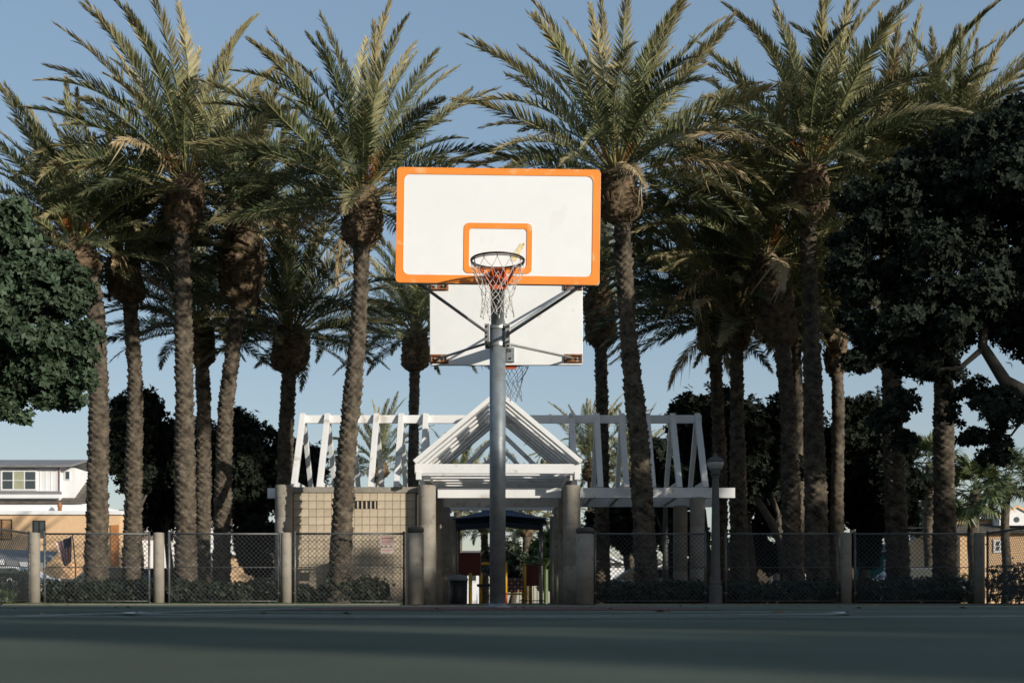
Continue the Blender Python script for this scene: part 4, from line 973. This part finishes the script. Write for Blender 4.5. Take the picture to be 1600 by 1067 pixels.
b.add([(a,uw-.6,zE),(c,uw-.6,zE),(c,uw+2.6,zRr),(a,uw+2.6,zRr),(c,uw+5.8,zE),(a,uw+5.8,zE),(a,uw-.6,zE-.13),(c,uw-.6,zE-.13),(c,uw+2.6,zRr-.13),(c,uw+5.8,zE-.13),(a,uw+2.6,zRr-.13),(a,uw+5.8,zE-.13)],
      [(0,1,2,3),(3,2,4,5),(0,6,7,1),(1,7,8,2),(2,8,9,4),(6,10,8,7),(10,11,9,8)]); b.build('upper_roof','droof',h)
b = MB(); b.box((ux1+.002,uw+.3,Z(790,uw)),(ux1+.9,uw+5,Z(730,uw))); sw = b.build('side_bay','hwhite',h)
window(h, ux1+.25, ux1+.55, Z(748,uw), Z(736,uw), uw+.29, 1,'glass','hwhite',.05)
b = MB(); b.tube([(X(93,uw),uw-.06,Z(768,uw)),(X(93,uw),uw-.06,Z(728,uw))],.05,8); b.build('downpipe','rustm',h)
b = MB(); b.lathe((hx(90),HD+.4,hz(797)), [(0,.14),(.25,.12),(.27,.18),(.45,.13),(.55,.06),(.62,.02)], 12); b.build('roof_vent','wood',h,True)
b = MB(); b.box((hx(77),HD-2.5,0),(hx(117),HD-.02,hz(880))); b.build('porch_block','peach',h)
# white house with a balcony further right
h2 = thing('white_house', (hx(235),HD+3,0), 'white house with a picket balcony and flower boxes behind the palm trunks', 'house')
D2 = HD+3
b = MB(); b.box((X(192,D2),D2,0),(X(325,D2),D2+8,Z(800,D2))); b.build('wall','hwhite',h2)
b = MB(); b.box((X(188,D2),D2-.3,Z(800,D2)+.002),(X(330,D2),D2+8.2,Z(796,D2))); b.build('roof','droof',h2)
window(h2, X(245,D2),X(262,D2),Z(825,D2),Z(806,D2),D2,1); window(h2, X(214,D2),X(226,D2),Z(840,D2),Z(810,D2),D2,1)
window(h2, X(300,D2),X(312,D2),Z(880,D2),Z(850,D2),D2,1)
b = MB(); b.box((X(234,D2),D2-1.2,Z(834,D2)),(X(276,D2),D2-.01,Z(831,D2))); bo = b.build('balcony','hwhite',h2)
for k in range(11):
    q = MB(); xx = X(235,D2)+k*.13; q.box((xx,D2-1.2,Z(831,D2)+.002),(xx+.05,D2-1.15,Z(824,D2))); q.build('picket','hwhite',bo)
leaves('flowers', [(X(262,D2),D2-1.1,Z(824,D2),.45,.15,.14)], 60, .12, 'yellow', bo, 3)
# sheds and canopy at left, flag
t = thing('carport', (X(40,50),50,0), 'blue grey fabric carport with a scalloped edge below the peach house', 'carport')
b = MB(); D3 = 50; b.add([(X(-90,D3),D3-2,Z(868,D3)),(X(98,D3),D3-2,Z(886,D3)),(X(62,D3),D3+2,Z(858,D3)),(X(-90,D3),D3+2,Z(852,D3))],[(0,1,2,3)]); o = b.build('canopy_sheet','hgrey',t); o.modifiers.new('thick','SOLIDIFY').thickness = .06
for k in range(9):
    q = MB(); xx = X(-80,D3)+k*.55; q.box((xx,D3-2.05,Z(872+k*1.8,D3)-.12),(xx+.45,D3-2.0,Z(868+k*1.8,D3)+.02)); q.build('scallop','hwhite' if k%2 else 'hgrey',t)
for px in (-70,20,88):
    b = MB(); b.tube([(X(px,D3),D3-1.9,0),(X(px,D3),D3-1.9,Z(884,D3))],.04,8); b.build('carport_post','fpipe',t)
t = thing('flag', (X(113,40),40,0), 'faded flag with red and white stripes hanging from a tilted pole', 'flag')
b = MB(); b.tube([(X(118,40),40,0),(X(118,40),40,1.3),P(113,833,40)],.02,8); b.build('flag_pole','woodp',t,True)
V = []; Fc = []; mi = []; nu, nv = 10, 14
A0, A1, B0, B1 = P(112,836,40), P(86,846,40), P(110,878,40), P(101,884,40)
for i in range(nu+1):
    for j in range(nv+1):
        u, v_ = i/nu, j/nv; p = A0.lerp(A1,u).lerp(B0.lerp(B1,u), v_); V.append((p.x, p.y+.06*math.sin(u*9+v_*2), p.z-.05*math.sin(u*3)))
for i in range(nu):
    for j in range(nv):
        k = i*(nv+1)+j; Fc.append((k,k+1,k+nv+2,k+nv+1)); mi.append(2 if (i < 5 and j < 5) else (i%2))
me_b = MB(); me_b.v = V; me_b.f = Fc; me_b.n = len(V); me_b.mi = mi; me_b.build('flag_cloth', ['flagr','flagw','flagb'], t, True)
# right-hand houses
D4 = 66
h3 = thing('orange_house', (X(1585,D4),D4,0), 'orange stucco house with white trimmed window and small gable at the far right', 'house')
b = MB(); b.box((X(1500,D4),D4,0),(X(1760,D4),D4+9,Z(832,D4))); b.build('wall','peach',h3)
b = MB(); b.box((X(1506,D4),D4+1.5,Z(832,D4)),(X(1760,D4),D4+8,Z(808,D4))); b.build('upper_wall','peach',h3)
slope(1496,1765,833,818,D4-.4,D4+1.5,h3,6)
b = MB(); b.box((X(1503,D4),D4+1.2,Z(808,D4)+.002),(X(1765,D4),D4+8.4,Z(804,D4))); b.build('parapet','hwhite',h3)
window(h3, X(1555,D4),X(1569,D4),Z(860,D4),Z(846,D4),D4,2,'glass','hwhite',.12,True); window(h3, X(1620,D4),X(1634,D4),Z(860,D4),Z(846,D4),D4,2,'glass','hwhite',.12,True)
b = MB(); g0 = X(1592,D4); b.prism([(g0-.95,Z(820,D4)),(g0+.95,Z(820,D4)),(g0+.95,Z(805,D4)),(g0,Z(792,D4)),(g0-.95,Z(805,D4))], D4+.3, D4+1.4); gw = b.build('dormer','hwhite',h3)
for s_ in (-1,1):
    b = MB(); b.beam((g0+s_*1.15,D4+.8,Z(807,D4)),(g0,D4+.8,Z(790,D4)),1.3,.10,(0,1,0)); 
    b = MB(); b.beam((g0+s_*1.15,D4+.25,Z(807,D4)),(g0,D4+.25,Z(790,D4)),.12,.14,(0,1,0)); b.build('bargeboard','peach',gw)
q = MB(); q.tube([(g0,D4+.28,Z(811,D4)),(g0,D4+.295,Z(811,D4))],.16,16); q.build('round_window','glass',gw)
h4 = thing('grey_house', (X(1510,75),75,0), 'plain grey house wall standing left of the orange house', 'house')
b = MB(); b.box((X(1488,75),75,0),(X(1512,75),83,Z(793,75))); b.build('wall','hgrey',h4); b = MB(); b.box((X(1486,75),74.8,Z(793,75)+.002),(X(1514,75),83.2,Z(790,75))); b.build('roof','droof',h4)
window(h4, X(1494,75),X(1500,75),Z(830,75),Z(815,75),75,1)
def gable_house(cx, D, w, zw, zr_, label, wall, seed):
    t = thing('gabled_house', (cx,D,0), label, 'house', 'low gabled houses across the street')
    b = MB(); b.box((cx-w,D,0),(cx+w,D+8,zw)); b.build('wall',wall,t)
    b = MB(); b.add([(cx-w-.4,D-.5,zw),(cx+w+.4,D-.5,zw),(cx+w+.4,D+4,zr_),(cx-w-.4,D+4,zr_),(cx-w-.4,D+8.5,zw),(cx+w+.4,D+8.5,zw)],[(0,1,2,3),(3,2,5,4),(0,4,5,1),(0,3,4),(1,5,2)]); ro = b.build('roof','shingle',t)
    gxx = cx-w*.45; zt_ = zw+(zr_-zw)*.85
    b = MB(); b.prism([(gxx-1.0,zw+.05),(gxx+1.0,zw+.05),(gxx,zt_)], D-.3, D+1.6); b.build('front_gable','hwhite',ro)
    for s_ in (-1,1):
        b = MB(); b.beam((gxx+s_*1.2,D-.4,zw-.05),(gxx,D-.4,zt_+.08),.16,.16,(0,1,0)); b.build('bargeboard','hwhite',ro)
    window(t, cx+w*.2, cx+w*.2+1.1, zw-1.7, zw-.6, D, 2)
gable_house(X(1372,80),80,2.3,Z(862,80),Z(845,80),'low house with a white front gable and teal wall beside the utility pole','teal',1)
gable_house(X(1450,84),84,2.2,Z(860,84),Z(845,84),'low house with a white front gable behind the rightmost dark trunk','hwhite',2)
gable_house(X(1195,78),78,2.5,Z(872,78),Z(862,78),'peach low house seen under the right evergreens','peach',3)
gable_house(X(395,78),78,2.6,Z(868,78),Z(856,78),'small tan house seen under the left evergreens','peach',4)
gable_house(X(712,80),80,1.4,Z(868,80),Z(856,80),'white roofed cabin seen through the left of the entrance','hwhite',5)
gable_house(X(975,80),80,2.4,Z(880,80),Z(868,80),'pale house seen low behind the right columns','hwhite',6)
up = thing('utility_pole', (X(1332,60),60,0), 'wooden utility pole between the right palm trunks', 'pole')
b = MB(); b.tube([(X(1332,60),60,0),(X(1332,60),60,Z(803,60))],.13,10); b.build('pole_shaft','woodp',up,True)
b = MB(); b.box((X(1332,60)-1.0,59.93,Z(812,60)),(X(1332,60)+1.0,60.05,Z(809,60))); b.build('cross_arm','woodp',up)
for k, py in enumerate((826,832)):
    b = MB(); pts = []
    for j in range(13):
        u = j/12; p = P(1332,826+k*7,60).lerp(P(1700,790+k*8,90),u); pts.append(p-Vector((0,0,1.0*math.sin(math.pi*u)*.5)))
    b.tube(pts,.018,5,False); tag(b.build('power_line','wirem'),['upper power line running right from the utility pole','lower power line running right from the utility pole'][k],'wire')
# parked cars across the street
def car(x, y, m, label):
    t = thing('parked_car', (x,y,0), label, 'car', 'cars parked across the street')
    side = [(-2.2,.35),(-2.25,.75),(-1.9,.95),(-1.35,1.0),(-.75,1.42),(.75,1.45),(1.45,1.05),(2.15,.95),(2.25,.6),(2.2,.35)]
    b = MB(); b.prism([(x+a,z_) for a,z_ in side], y-.85, y+.85); b.build('body',m,t,False,.08)
    gl = [(-1.2,1.02),(-.72,1.36),(.70,1.38),(1.25,1.05)]
    b = MB(); b.prism([(x+a,z_) for a,z_ in gl], y-.87, y+.87); b.build('side_windows','glass',t)
    for sx in (-1.4,1.4):
        for sy in (-.8,.8):
            w = MB(); w.tube([(x+sx,y+sy-.11,.33),(x+sx,y+sy+.11,.33)],.33,20); wo_ = w.build('wheel','tyre',t)
            w = MB(); w.tube([(x+sx,y+sy-.125,.33),(x+sx,y+sy+.125,.33)],.19,12); w.build('hub','pipe',wo_)
    for sy in (-.6,.6):
        w = MB(); w.box((x-2.27,y+sy-.15,.62),(x-2.2,y+sy+.15,.75)); w.build('headlight','hwhite',t)
car(X(10,46),46,'carw','white car parked under the carport at the far left')
car(X(180,47),47,'carg','dark grey car parked between the two leftmost palm trunks')
car(X(255,48),48,'carr','dark red car low behind the fence near the stained post')
car(X(1425,47),47,'carg','dark car low behind the dappled palm trunk on the right')
car(X(1010,48),48,'carw','white car low behind the palm right of the backboard')
